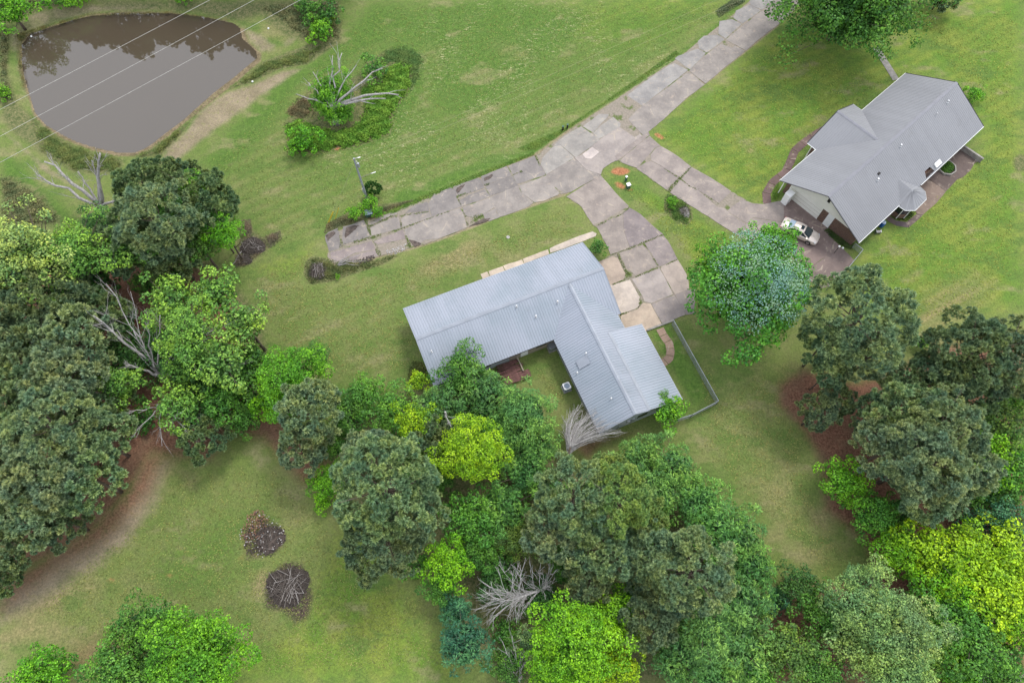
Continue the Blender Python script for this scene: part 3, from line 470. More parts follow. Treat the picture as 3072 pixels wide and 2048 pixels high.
# ------------------------------------------------------------------ houses
class Loc:
    def __init__(s, ox, oy, deg): s.o = np.array([ox, oy]); y = math.radians(deg); s.e = np.array([math.cos(y), math.sin(y)]); s.n = np.array([-s.e[1], s.e[0]]); s.rz = y
    def w(s, a, b, z): v = s.o + a * s.e + b * s.n; return np.array([v[0], v[1], z])
def slope(parent, L, poly, mat, along, name='roof_slope', sp=.31, inner=None, rib=.034, th=.06):
    """ribbed metal slope. poly: (a,b,z) corners; along: (a,b,z) direction of the ridge"""
    W = [Vector(L.w(*p)) for p in poly]; o = W[0]
    ex = Vector(L.w(*along)) - Vector(L.w(0, 0, 0)); ex.normalize()
    nrm = (W[1] - W[0]).cross(W[2] - W[0]); nrm.normalize()
    if nrm.z < 0: nrm = -nrm
    ex = (ex - nrm * ex.dot(nrm)).normalized(); ey = nrm.cross(ex)
    mat4 = Matrix(((ex.x, ey.x, nrm.x, o.x), (ex.y, ey.y, nrm.y, o.y), (ex.z, ey.z, nrm.z, o.z), (0, 0, 0, 1)))
    inv = mat4.inverted(); P = [inv @ p for p in W]; P2 = [(p.x, p.y) for p in P]
    H2 = [[(q.x, q.y) for q in [inv @ Vector(L.w(*p)) for p in hp]] for hp in (inner or [])]
    b = MB()
    def spans(x):
        ts = []
        for pl in [P2] + H2:
            for i in range(len(pl)):
                (x0, y0), (x1, y1) = pl[i], pl[(i + 1) % len(pl)]
                if (x0 > x) != (x1 > x): ts.append(y0 + (y1 - y0) * (x - x0) / (x1 - x0))
        ts.sort(); return list(zip(ts[::2], ts[1::2]))
    xs = sorted({round(p[0], 4) for pl in [P2] + H2 for p in pl}); x0, x1 = xs[0], xs[-1]
    cuts = sorted(set(xs))
    for xa, xb in zip(cuts, cuts[1:]):
        if xb - xa < 1e-3: continue
        for (a0, a1), (b0, b1) in zip(spans(xa + 1e-4), spans(xb - 1e-4)):
            b.add([(xa, a0, 0), (xb, b0, 0), (xb, b1, 0), (xa, a1, 0), (xa, a0, -th), (xb, b0, -th), (xb, b1, -th), (xa, a1, -th)], [(0, 1, 2, 3), (7, 6, 5, 4), (0, 4, 5, 1), (2, 6, 7, 3), (1, 5, 6, 2), (3, 7, 4, 0)])
    x = x0 + sp * .5
    while x < x1 - .06:
        for (a0, a1), (b0, b1) in zip(spans(x - .06), spans(x + .06)):
            lo, hi = max(a0, b0) + .004, min(a1, b1) - .004
            if hi - lo > .05: b.add([(x - .06, lo, .001), (x - .028, lo, rib), (x + .028, lo, rib), (x + .06, lo, .001), (x - .06, hi, .001), (x - .028, hi, rib), (x + .028, hi, rib), (x + .06, hi, .001)], [(0, 1, 5, 4), (1, 2, 6, 5), (2, 3, 7, 6), (0, 3, 2, 1), (4, 5, 6, 7)])
        x += sp
    m = b.mesh(name); ob = link(name, m, mat, parent); ob.matrix_world = mat4; return ob
def ridge(parent, L, p, q, da, mat, name='ridge_cap', w=.22, drop=.08):
    """folded cap along p-q, da: (a,b) direction across"""
    A, B = Vector(L.w(*p)), Vector(L.w(*q)); ac = Vector(L.w(da[0], da[1], 0)) - Vector(L.w(0, 0, 0)); ac.normalize(); up = Vector((0, 0, 1)); b = MB()
    vs = []
    for P in (A, B): vs += [P + ac * w - up * (drop - .05), P + up * .055, P - ac * w - up * (drop - .05)]
    b.add(vs, [(0, 1, 4, 3), (1, 2, 5, 4)]); m = b.mesh(name); o = link(name, m, mat, parent)
    return o
def wbox(L, parent, name, mat, a0, a1, b0, b1, z0, z1):
    b = MB().box(a0, a1, b0, b1, z0, z1); o = b.build(name, mat, parent); o.location = (L.o[0], L.o[1], 0); o.rotation_euler = (0, 0, L.rz); return o
def wmb(L, parent, name, mat, mb, smooth=False):
    o = mb.build(name, mat, parent, smooth)
    if parent.type == 'MESH': return o
    o.location = (L.o[0], L.o[1], 0); o.rotation_euler = (0, 0, L.rz); return o
def vent(L, parent, a, b, z, h=.35, r=.06, name='vent_pipe'):
    wmb(L, parent, name, M['pipe'], MB().lathe([(r * 2.2, z - .05), (r * 2, z + .04), (r, z + .07), (r, z + h), (r * 1.5, z + h), (r * 1.5, z + h + .07)], 10, (a, b)))

L1 = Loc(-8.667495, 26.738832, 22.015218)
h1 = empty('house', (0, 0, 0), 'L-shaped house with pale blue-grey ribbed metal roof in the middle of the lawn', 'house')
A1, W1, E1, D1 = 22.874, 10.331, 2.70, 2.171
slope(h1, L1, [(0, W1, E1), (A1, W1, E1), (A1, W1 / 2, E1 + D1), (0, W1 / 2, E1 + D1)], M['roof1'], (1, 0, 0))
slope(h1, L1, [(0, 0, E1), (A1, 0, E1), (A1, W1 / 2, E1 + D1), (0, W1 / 2, E1 + D1)], M['roof1'], (1, 0, 0))
wa, wr, we, wz, wl, wg = 14.4335, 18.46, 22.487, 4.763, -11.94, 4.91
slope(h1, L1, [(wa, 0, E1), (wa, wl, E1), (wr, wl, wz), (wr, wg, wz)], M['roof1'], (0, 1, 0))
slope(h1, L1, [(wr, wl, wz), (wr, wg, wz), (we, 0, E1), (we, -2.0, E1), (20.3, -2.0, 3.820), (20.3, wl, 3.820)], M['roof1'], (0, 1, 0))
slope(h1, L1, [(20.27, -1.98, 3.85), (24.62, -1.98, 2.36), (24.62, -11.85, 2.36), (20.27, -11.85, 3.85)], M['roof1'], (0, 1, 0))
ridge(h1, L1, (0, W1 / 2, E1 + D1), (A1, W1 / 2, E1 + D1), (0, 1), M['trim']); ridge(h1, L1, (wr, wl, wz), (wr, wg, wz), (1, 0), M['trim'])
wmb(L1, h1, 'flashing', M['trim'], MB().add([(20.1, -11.9, 3.96), (20.45, -11.9, 3.83), (20.45, -2., 3.83), (20.1, -2., 3.96)], [(0, 1, 2, 3)]))
for p, q in (((0, -.012, E1 - .02), (wa, -.012, E1 - .02)), ((0, W1 + .012, E1 - .02), (A1, W1 + .012, E1 - .02)), ((wa - .012, -.05, E1 - .02), (wa - .012, wl, E1 - .02)), ((24.63, -1.98, 2.33), (24.63, -11.85, 2.33)), ((we + .01, .0, E1 - .02), (we + .01, -1.95, E1 - .02))):
    a, b = Vector(L1.w(*p)), Vector(L1.w(*q)); d = (b - a).normalized(); s = Vector((-d.y, d.x, 0)) * .03; mb = MB()
    vs = [];
    for P in (a, b):
        for sx, dz in ((1, .02), (-1, .02), (-1, -.16), (1, -.16)): vs.append(P + s * sx + Vector((0, 0, dz)))
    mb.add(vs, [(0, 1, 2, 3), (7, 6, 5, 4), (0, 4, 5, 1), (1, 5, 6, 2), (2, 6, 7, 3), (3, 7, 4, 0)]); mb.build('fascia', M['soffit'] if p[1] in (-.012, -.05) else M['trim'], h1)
for (a0, b0, z0), (a1, b1, z1) in (((0, 0, E1), (0, W1 / 2, E1 + D1)), ((0, W1, E1), (0, W1 / 2, E1 + D1)), ((A1, 0, E1), (A1, W1 / 2, E1 + D1)), ((A1, W1, E1), (A1, W1 / 2, E1 + D1)), ((wa, wl, E1), (wr, wl, wz)), ((20.3, wl, 3.82), (wr, wl, wz)), ((20.3, -11.86, 3.83), (24.62, -11.86, 2.35))):
    mb = MB(); oa = -.03 if a0 == 0 else .03; ob = 0
    if a0 not in (0, A1): oa, ob = 0, -.03
    mb.add([(a0, b0, z0 + .035), (a1, b1, z1 + .035), (a1, b1, z1 - .15), (a0, b0, z0 - .15), (a0 + oa, b0 + ob, z0 + .035), (a1 + oa, b1 + ob, z1 + .035), (a1 + oa, b1 + ob, z1 - .15), (a0 + oa, b0 + ob, z0 - .15)], [(0, 1, 2, 3), (7, 6, 5, 4), (0, 4, 5, 1), (1, 5, 6, 2), (2, 6, 7, 3), (3, 7, 4, 0)]); wmb(L1, h1, 'gable_trim', M['trim'], mb)
wbox(L1, h1, 'wall', M['pale'], .45, A1 - .45, .5, W1 - .5, 0, 2.62)
wbox(L1, h1, 'wall', M['pale'], wa + .4, we - .4, wl + .35, .48, 0, 2.60)
wbox(L1, h1, 'wall', M['pale'], we - .41, 24.1, wl + .42, -2.5, 0, 2.3)
wbox(L1, h1, 'wall', M['tan'], 9.2, wa + .39, .47, .499, .1, 1.9)
g = MB(); g.add([(wa + .55, wl + .34, 2.61), (we - .5, wl + .34, 2.61), (wr, wl + .34, 4.6), (wa + .55, wl + .44, 2.61), (we - .5, wl + .44, 2.61), (wr, wl + .44, 4.6)], [(0, 1, 2), (5, 4, 3), (0, 2, 5, 3), (1, 4, 5, 2)]); wmb(L1, h1, 'gable', M['pale'], g)
for aa in (.45, A1 - .55):
    g = MB(); g.add([(aa, .7, 2.63), (aa, W1 - .7, 2.63), (aa, W1 / 2, 4.66), (aa + .1, .7, 2.63), (aa + .1, W1 - .7, 2.63), (aa + .1, W1 / 2, 4.66)], [(0, 1, 2), (5, 4, 3), (0, 3, 4, 1), (0, 2, 5, 3), (1, 4, 5, 2)]); wmb(L1, h1, 'gable', M['pale'], g)
for a in (2.2, 5.6, 12.5): wbox(L1, h1, 'window', M['glass'], a, a + 1.3, .46, .52, 1.0, 2.1)
wbox(L1, h1, 'door', M['white'], 10.6, 11.5, .455, .49, .15, 2.2); wbox(L1, h1, 'window', M['glass'], wa + .37, wa + .41, -4.4, -3.2, 1, 2.1); wbox(L1, h1, 'window', M['glass'], wa + .37, wa + .41, -9, -7.8, 1, 2.1)
wbox(L1, h1, 'window', M['glass'], 19.4, 20.6, wl + .33, wl + .36, 1.1, 2.0); wbox(L1, h1, 'electric_meter', M['pipe'], 18.1, 18.45, wl + .2, wl + .35, 1.1, 1.7); wbox(L1, h1, 'electric_panel', M['steel'], 18.6, 19.05, wl + .22, wl + .35, .9, 1.8)
wmb(L1, h1, 'gutter_pipe', M['pipe'], MB().tube([(17.2, wl + .3, .05), (17.2, wl + .3, 1.2)], .05))
for a, b, z in ((11.8, 4.55, 4.61), (16.39, 3.47, 4.16), (13.46, 2.86, 3.9), (1.12, 3.33, 4.1)): vent(L1, h1, a, b, z)
for a, b, z in ((15.1, -4.84, 3.04), (16.98, -9.22, 4.0), (16.75, -3.4, 3.87)): vent(L1, h1, a, b, z, .3, .05)
sk = wmb(L1, h1, 'skylight_curb', M['trim'], MB().add([(15.45, -4.62, 3.2), (16.72, -4.62, 3.85), (16.72, -3.62, 3.85), (15.45, -3.62, 3.2), (15.45, -4.62, 3.38), (16.72, -4.62, 4.03), (16.72, -3.62, 4.03), (15.45, -3.62, 3.38)], [(4, 5, 6, 7), (0, 1, 5, 4), (1, 2, 6, 5), (2, 3, 7, 6), (3, 0, 4, 7)]))
wmb(L1, sk, 'skylight_pane', M['trim'], MB().add([(15.62, -4.45, 3.475), (16.55, -4.45, 3.951), (16.55, -3.8, 3.951), (15.62, -3.8, 3.475)], [(0, 1, 2, 3)]))

L2 = Loc(41.800065, 44.303099, 41.028159); A2, W2, E2, D2 = 26.292, 12.168, 2.70, 3.031; T2 = D2 / (W2 / 2)
h2 = empty('house', (0, 0, 0), 'house with mid-grey ribbed metal roof, cream gable and brick walls beside the parked car', 'house')
slope(h2, L2, [(0, W2, E2), (A2, W2, E2), (A2, W2 / 2, E2 + D2), (0, W2 / 2, E2 + D2)], M['roof2'], (1, 0, 0), rib=.028, sp=.3)
slope(h2, L2, [(0, 0, E2), (A2, 0, E2), (A2, W2 / 2, E2 + D2), (0, W2 / 2, E2 + D2)], M['roof2'], (1, 0, 0), rib=.028, sp=.3, inner=[[(13.8, .12, E2 + .12 * T2), (15.6, .12, E2 + .12 * T2), (15.25, .85, E2 + .85 * T2), (14.2, .85, E2 + .85 * T2)]])
sx0, sx1, sxm = 7.19, 16.71, 11.95; sr = (sxm - sx0) * T2; sb = 13.585
slope(h2, L2, [(sx0, sb, E2), (sxm, sb, E2 + sr), (sxm, W2 - (sxm - sx0), E2 + sr), (sx0, W2, E2)], M['roof2'], (0, 1, 0), rib=.028, sp=.3)
slope(h2, L2, [(sx1, sb, E2), (sxm, sb, E2 + sr), (sxm, W2 - (sxm - sx0), E2 + sr), (sx1, W2, E2)], M['roof2'], (0, 1, 0), rib=.028, sp=.3)
ridge(h2, L2, (0, W2 / 2, E2 + D2), (A2, W2 / 2, E2 + D2), (0, 1), M['trim2'], drop=.11); ridge(h2, L2, (sxm, sb, E2 + sr), (sxm, W2 - (sxm - sx0), E2 + sr), (1, 0), M['trim2'], drop=.11)
# bay porch roof
ez = 2.5; oc_ = [(12.55, .12), (12.35, -.95), (11.5, -1.7), (9.1, -1.75), (8.2, -.95), (8.1, .1)]; ap = (10.2, .15, 3.62); rb = (10.15, 2.25, E2 + 2.25 * T2 + .02)
for i in range(5):
    p, q = oc_[i], oc_[i + 1]; mb = MB(); mb.add([(p[0], p[1], ez), (q[0], q[1], ez), ap], [(0, 1, 2)])
    for k in range(1, 5):
        t = k / 5; e0 = np.array([p[0] + (q[0] - p[0]) * t, p[1] + (q[1] - p[1]) * t, ez + .01]); e1 = np.array(ap) * .92 + e0 * .08 + np.array([0, 0, .012]); mb.tube([tuple(e0), tuple(e1)], .016, 4)
    wmb(L2, h2, 'roof_facet', M['roof2'], mb)
zl = lambda b_: E2 + b_ * T2
for p in (oc_[0], oc_[5]):
    q = (p[0], .3); mb = MB().add([(p[0], p[1], ez), (10.2, .15, 3.62), rb, (p[0] + (.0), .0 + .35, zl(.35) + .0)], [(0, 1, 2, 3)])
    for k in range(1, 7):
        t = k / 7; e0 = np.array([p[0], p[1], ez]) * (1 - t) + np.array([p[0], .35, zl(.35)]) * t if False else np.array([p[0] + (10.15 - p[0]) * t, .1 + (2.2 - .1) * t, max(ez + .02, zl(.1 + 2.1 * t) + .02)]); e1 = np.array([10.18, .15 + (2.25 - .15) * t, 3.62 + (rb[2] - 3.62) * t + .015]); mb.tube([tuple(e0), tuple(e1)], .014, 4)
    wmb(L2, h2, 'roof_facet', M['roof2'], mb)
for i in range(5):
    p, q = np.array(oc_[i]), np.array(oc_[i + 1]); c = np.array([10.3, .3]); p2, q2 = p + (c - p) * .2, q + (c - q) * .2
    wmb(L2, h2, 'wall', M['brick'], MB().add([(*p2, 0), (*q2, 0), (*q2, .9), (*p2, .9)], [(0, 1, 2, 3)])); wmb(L2, h2, 'window', M['glass'], MB().add([(*p2, .9), (*q2, .9), (*q2, ez + .1), (*p2, ez + .1)], [(0, 1, 2, 3)]))
    wmb(L2, h2, 'fascia', M['white'], MB().tube([(p[0], p[1], ez - .05), (q[0], q[1], ez - .05)], .05, 4))
    wmb(L2, h2, 'column', M['white'], MB().tube([(*p2, 0), (*p2, ez)], .06, 6))
# fascias, gables, walls
for p, q in (((0, -.02, E2 - .03), (8.1, -.02, E2 - .03)), ((12.6, -.02, E2 - .03), (A2, -.02, E2 - .03)), ((0, W2 + .02, E2 - .03), (sx0, W2 + .02, E2 - .03)), ((sx1, W2 + .02, E2 - .03), (A2, W2 + .02, E2 - .03)), ((sx0 - .02, W2, E2 - .03), (sx0 - .02, sb, E2 - .03)), ((sx1 + .02, W2, E2 - .03), (sx1 + .02, sb, E2 - .03))):
    wmb(L2, h2, 'fascia', M['white'], MB().tube([p, q], .05, 4))
for p, q in (((-.02, 0, E2), (-.02, W2 / 2, E2 + D2)), ((-.02, W2, E2), (-.02, W2 / 2, E2 + D2)), ((A2 + .02, 0, E2), (A2 + .02, W2 / 2, E2 + D2)), ((A2 + .02, W2, E2), (A2 + .02, W2 / 2, E2 + D2)), ((sx0, sb + .02, E2), (sxm, sb + .02, E2 + sr)), ((sx1, sb + .02, E2), (sxm, sb + .02, E2 + sr))):
    wmb(L2, h2, 'gable_trim', M['soffit'], MB().tube([p, q], .06, 4))
ga = 1.12
wbox(L2, h2, 'wall', M['brick'], ga, A2 - .6, .69, W2 - .7, 0, 2.5)
wbox(L2, h2, 'wall', M['brick'], sx0 + .8, sx1 - .8, W2 - .7, sb - .5, 0, 2.5)
g = MB(); zz = lambda b: E2 - .1 + min(b, W2 - b) * T2
g.add([(ga - .06, .3, 2.30), (ga - .06, W2 - .3, 2.30), (ga - .06, W2 - .3, zz(.3)), (ga - .06, W2 / 2, E2 + D2 - .12), (ga - .06, .3, zz(.3)), (ga + .1, .3, 2.30), (ga + .1, W2 - .3, 2.30), (ga + .1, W2 - .3, zz(.3)), (ga + .1, W2 / 2, E2 + D2 - .12), (ga + .1, .3, zz(.3))], [(0, 1, 2, 3, 4), (9, 8, 7, 6, 5), (0, 5, 6, 1), (1, 6, 7, 2), (2, 7, 8, 3), (3, 8, 9, 4), (4, 9, 5, 0)])
gb = wmb(L2, h2, 'gable', M['cream'], g)
g = MB(); g.add([(A2 - .7, .4, 2.5), (A2 - .7, W2 - .4, 2.5), (A2 - .7, W2 / 2, E2 + D2 - .2), (A2 - .58, .4, 2.5), (A2 - .58, W2 - .4, 2.5), (A2 - .58, W2 / 2, E2 + D2 - .2)], [(0, 1, 2), (5, 4, 3), (0, 3, 4, 1), (0, 2, 5, 3), (1, 4, 5, 2)]); wmb(L2, h2, 'gable', M['cream'], g)
g = MB(); g.add([(sx0 + .5, sb - .5, 2.5), (sx1 - .5, sb - .5, 2.5), (sxm, sb - .5, E2 + sr - .25)], [(0, 1, 2)]); wmb(L2, h2, 'gable', M['cream'], g)
wmb(L2, gb, 'louvre', M['dark'], MB().box(ga - .09, ga - .055, 5.75, 6.1, 3.7, 4.3))
gd = wbox(L2, h2, 'garage_door', M['cream'], ga - .05, ga - .01, 5.95, 10.9, .02, 2.28)
for k in range(1, 4): wmb(L2, gd, 'door_joint', M['tan'], MB().box(ga - .056, ga - .05, 5.95, 10.9, .02 + k * .565 - .012, .02 + k * .565 + .012))
wbox(L2, h2, 'door', M['white'], ga - .05, ga - .01, 4.16, 5.07, .02, 2.28)
wmb(L2, h2, 'downspout', M['white'], MB().tube([(.55, W2 - .45, 2.55), (.55, W2 - .45, .05)], .06, 6))
for a in (3, 19.5, 22.5): wbox(L2, h2, 'window', M['glass'], a, a + 1.4, .665, .71, 1, 2.2)
for b_ in (12.6, ): wbox(L2, h2, 'window', M['glass'], sx0 + .77, sx0 + .81, 11.9, 12.6, .9, 2.2)
for k in range(3): wmb(L2, h2, 'column', M['cream'], MB().tube([(sx0 + .3, W2 - .35 + k * .55, 0), (sx0 + .3, W2 - .35 + k * .55, 2.6)], .08, 8))
for a, b, z in ((23.15, 5.07, 5.22), (20.48, 4.85, 5.11), (13.03, 4.91, 5.15), (7.29, 3.78, 4.58)): vent(L2, h2, a, b, z, .33, .07 if a != 20.48 else .04)
wmb(L2, h2, 'flue_opening', M['dark'], MB().box(7.85, 8.2, 4.1, 4.35, 4.6, 4.95))
wmb(L2, h2, 'skylight', M['white'], MB().add([(15.95, .2, 2.82), (17.05, .2, 2.82), (17.05, .72, 3.08), (15.95, .72, 3.08), (15.95, .2, 3.02), (17.05, .2, 3.02), (17.05, .72, 3.28), (15.95, .72, 3.28)], [(4, 5, 6, 7), (0, 1, 5, 4), (1, 2, 6, 5), (2, 3, 7, 6), (3, 0, 4, 7)]))

# ------------------------------------------------------------------ things beside the houses
cab = empty('storage_cabinet', tuple(L2.w(.1, 10.25, .03)), 'tall white storage cabinet beside the garage door', 'cabinet', rz=L2.rz)
MB().box(-.42, .45, -.4, .4, 0, 1.85).build('cabinet_body', M['white'], cab); MB().box(-.46, .5, -.44, .44, 1.85, 1.95).build('lid', M['white'], cab); MB().box(-.435, -.421, .0, .38, .05, 1.8).build('door', M['white'], cab); MB().box(-.435, -.421, -.38, -.02, .05, 1.8).build('door', M['white'], cab)
def wall_low(p, q, h, w, label):
    a, b = np.array(p), np.array(q); d = (b - a) / np.hypot(*(b - a)); n = np.array([-d[1], d[0]]) * w / 2
    o = MB().prism([tuple(a + n), tuple(b + n), tuple(b - n), tuple(a - n)], -.1, h).build('garden_wall', M['conc']); tag(o, label, 'wall'); return o
wall_low(L2.w(23.9, .66, 0)[:2], L2.w(24.0, -2.85, 0)[:2], .8, .25, 'low grey retaining wall at the end of the brown patio')
pc_ = at(*FR(1655, 515))[:2]; pl = empty('octagonal_planter', (*pc_, 0), 'octagonal concrete-edged planter with green plants by the patio', 'planter')
R0 = 1.25
for k in range(8):
    t0, t1 = math.pi / 4 * k + .2, math.pi / 4 * (k + 1) + .2
    MB().prism([(R0 * math.cos(t0), R0 * math.sin(t0)), (R0 * math.cos(t1), R0 * math.sin(t1)), ((R0 - .14) * math.cos(t1), (R0 - .14) * math.sin(t1)), ((R0 - .14) * math.cos(t0), (R0 - .14) * math.sin(t0))], 0, .3).build('edging', M['conc'], pl)
MB().lathe([(R0 - .1, .0), (R0 - .1, .16)], 8).build('soil', M['char'], pl)
def ac_unit(p, h, label, rz, mat):
    r = empty('air_conditioner', (p[0], p[1], 0), label, 'air conditioner', rz=rz)
    MB().box(-.5, .5, -.5, .5, 0, .08).build('pad', M['conc'], r); b = MB().box(-.4, .4, -.4, .4, .08, h); b.build('casing', M['steel'] if mat == 'd' else M['bluegrey'], r)
    tp = MB(); k = 20
    ring = [(.33 * math.cos(2 * math.pi * j / k), .33 * math.sin(2 * math.pi * j / k)) for j in range(k)]
    out = []
    for j in range(k):
        t = 2 * math.pi * j / k; m_ = max(abs(math.cos(t)), abs(math.sin(t))); out.append((.42 * min(1 / m_, 1.3) * math.cos(t), .42 * min(1 / m_, 1.3) * math.sin(t)))
    tp.add([(x, y, h + .03) for x, y in ring] + [(x, y, h + .03) for x, y in out], [(j, (j + 1) % k, k + (j + 1) % k, k + j) for j in range(k)][::1]); tp.add([(x, y, h - .01) for x, y in out] + [(x, y, h + .03) for x, y in out], [(j, (j + 1) % k, k + (j + 1) % k, k + j) for j in range(k)])
    tp.build('top_frame', M['white'] if mat == 'w' else M['steel'], r)
    MB().lathe([(.33, h - .12), (.33, h - .11)], 18).build('fan_well', M['dark'], r)
    fb = MB()
    for j in range(4):
        t = math.pi / 2 * j; fb.add([(.05 * math.cos(t), .05 * math.sin(t), h - .06), (.29 * math.cos(t - .3), .29 * math.sin(t - .3), h - .08), (.29 * math.cos(t + .3), .29 * math.sin(t + .3), h - .04)], [(0, 1, 2)])
    fb.lathe([(.08, h - .07), (.08, h - .03)], 10); fb.build('fan', M['tan'] if mat == 'w' else M['soffit'], r)
    gr = MB()
    for rr in (.12, .22, .31): gr.tube([(rr * math.cos(t), rr * math.sin(t), h + .035) for t in np.linspace(0, 2 * math.pi, 19)], .006, 3, False)
    gr.build('grille', M['steel'], r)
ac_unit(at(*FH(1412, 772)), .85, 'grey air conditioner unit in the inner corner of the L-shaped house', L1.rz, 'd'); ac_unit(at(*FH(1512, 1042)), .85, 'white-topped air conditioner unit standing in the yard beside the wing', L1.rz, 'w')
# collapsed deck
deck = empty('wooden_deck', tuple(L1.w(9, 0, 0)), 'broken red-stained wooden deck under the eave of the L-shaped house', 'deck', rz=L1.rz)
for i in range(17):
    b = MB(); w = .13; b.box(-1.6 + rnd.uniform(-.3, .2), 1.15 + rnd.uniform(-.25, .3), -w / 2, w / 2, -.02, .02); o = b.build('plank', M['redwood'], deck, loc=(.0 + rnd.uniform(-.1, .1), .3 - i * .155, .42 + rnd.uniform(-.04, .03))); o.rotation_euler = (rnd.uniform(-.12, .12), rnd.uniform(-.05, .04), rnd.uniform(-.07, .07))
for i in range(6):
    o = MB().box(-.5, .55, -.07, .07, -.02, .02).build('plank', M['redwood'], deck, loc=(1.3 + rnd.uniform(-.1, .1), -1.35 - i * .17, .3 + rnd.uniform(-.08, .03))); o.rotation_euler = (rnd.uniform(-.15, .15), .1, rnd.uniform(-.15, .15))
for x in (-1.3, 0, 1.1):
    for y in (.2, -1.1, -2.1): MB().box(x - .05, x + .05, y - .05, y + .05, 0, .38).build('post', M['wood'], deck)
o = MB().box(-.06, .06, -1.4, .5, .45, .52).build('rail', M['tan'], deck, loc=(1.15, 0, .12))
# chain link fences
def fence(pts, h, label, sp=2.4, mesh=True):
    r = empty('chain_link_fence', (pts[0][0], pts[0][1], 0), label, 'fence'); o0 = np.array([pts[0][0], pts[0][1], 0])
    P = [np.array([p[0], p[1]]) - o0[:2] for p in pts]
    for a, b in zip(P, P[1:]):
        L = np.hypot(*(b - a)); n = max(1, round(L / sp))
        MB().tube([(*a, h), (*b, h)], .035, 6).build('top_rail', M['steel'], r)
        for i in range(n + 1):
            p = a + (b - a) * i / n; MB().tube([(*p, -.1), (*p, h + .05)], .04, 6).build('post', M['steel'], r)
        w = MB(); k = int(L / .12); d = (b - a) / L; kk = int(h / .12)
        for i in range(-kk, k):
            s0, s1 = i * .12, i * .12 + h
            for sgn in (0, 1):
                za, zb = 0., h; sa, sb = s0, s1
                if sa < 0: za += -sa; sa = 0
                if sb > L: zb -= sb - L; sb = L
                if sb - sa < .02: continue
                pa, pb = a + d * sa, a + d * sb; A, B = (*pa, za + .02), (*pb, zb)
                if sgn: A, B = (*(a + d * (L - sa)), za + .02), (*(a + d * (L - sb)), zb)
                w.tube([A, B], .009, 3, False)
        o = w.build('wire_mesh', M['steel'], r); o['kind'] = 'stuff'
    return r
fence([at(*FK(1050, 362), 1.2)[:2], at(*FK(1490, 1150), 1.2)[:2], at(*FK(1230, 1285), 1.2)[:2], at(*FK(1080, 1330), 1.2)[:2]], 1.2, 'grey chain-link fence around the side yard east of the L-shaped house')
fence([at(*FC(1495, 1290), 1.0)[:2], at(*FC(1622, 1390), 1.0)[:2], at(*FE(1110, 235), 1.0)[:2], at(*FE(985, 355), 1.0)[:2]], 1.0, 'thin chain-link fence edging the brown parking pad by the brick house')
wall_low(at(*FK(785, 462))[:2], at(*FK(1048, 362))[:2], .18, .22, 'low rough concrete curb at the foot of the driveway')
wall_low(at(*OV(2012, 110))[:2], at(*OV(2058, 184))[:2], .05, .95, 'narrow grey-green concrete strip crossing the lawn behind the house')['category'] = 'walkway'
# light post and globe by brick house
lp = at(*FC(1218, 1345), 1.5); r = empty('lamp_post', (lp[0], lp[1], 0), 'small black lamp post with white globe by the parking pad', 'lamp'); MB().tube([(0, 0, 0), (0, 0, 1.45)], .04, 8).build('post', M['black'], r); MB().lathe([(.03, 1.42), (.1, 1.47), (.13, 1.57), (.1, 1.67), (.02, 1.71)], 12).build('globe', M['white'], r, True)
bp = at(*FC(1945, 960), .5); r = empty('barrel', (bp[0], bp[1], 0), 'blue plastic barrel standing under the eave of the brick house', 'barrel'); MB().lathe([(.28, 0), (.31, .1), (.31, .8), (.27, .9), (.26, .86)], 16).build('drum', M['blue'], r, True); MB().lathe([(.27, .88), (.27, .9)], 16).build('lid', M['bluegrey'], r)
bp = at(*FC(1870, 1100), .2); r = empty('hose_reel', (bp[0], bp[1], 0), 'small pale hose reel on the lawn below the blue barrel', 'hose reel'); MB().tube([(-.25, 0, .3), (.25, 0, .3)], .18, 12).build('drum', M['rock'], r); MB().box(-.3, -.25, -.2, .2, 0, .5).build('frame', M['steel'], r); MB().box(.25, .3, -.2, .2, 0, .5).build('frame', M['steel'], r)
for i, (x, y, lab, hh) in enumerate(((1270, 1085, 'slim white utility marker post on the grass beside the orange clay patch', .9), (1310, 1190, 'squat grey-green utility pedestal with pale cap, nearer the houses', .6))):
    p = at(*F3(x, y)); r = empty('utility_pedestal', (p[0], p[1], 0), lab, 'utility box', rz=.4); w = .11 if i == 0 else .22
    MB().box(-w, w, -w, w, 0, hh).build('casing', M['green'], r); MB().box(-w - .02, w + .02, -w - .02, w + .02, hh, hh + .12).build('cap', M['white'], r)
for x, y, lab in ((215, 225, 'dark green pedestal in the roadside grass, left one of two'), (290, 195, 'dark green pedestal in the roadside grass, right one of two')):
    p = at(*F3(x, y)); r = empty('utility_pedestal', (p[0], p[1], 0), lab, 'utility box'); MB().box(-.1, .1, -.1, .1, 0, .7).build('casing', M['black'], r); MB().box(-.13, .13, -.13, .13, .7, .78).build('cap', M['green'], r)
p = at(*FP(588, 1215), .7); r = empty('transformer_box', (p[0], p[1], 0), 'pale blue-grey metal box in the bushes below the utility pole', 'utility box', rz=.25)
MB().box(-.42, .42, -.32, .32, 0, .72).build('casing', M['green'], r); MB().add([(-.48, -.36, .72), (.48, -.36, .72), (.44, .34, .86), (-.42, .34, .86), (-.48, -.36, .68), (.48, -.36, .68), (.44, .34, .72), (-.42, .34, .72)], [(0, 1, 2, 3), (0, 4, 5, 1), (1, 5, 6, 2), (2, 6, 7, 3), (3, 7, 4, 0)]).build('lid', M['bluegrey'], r)

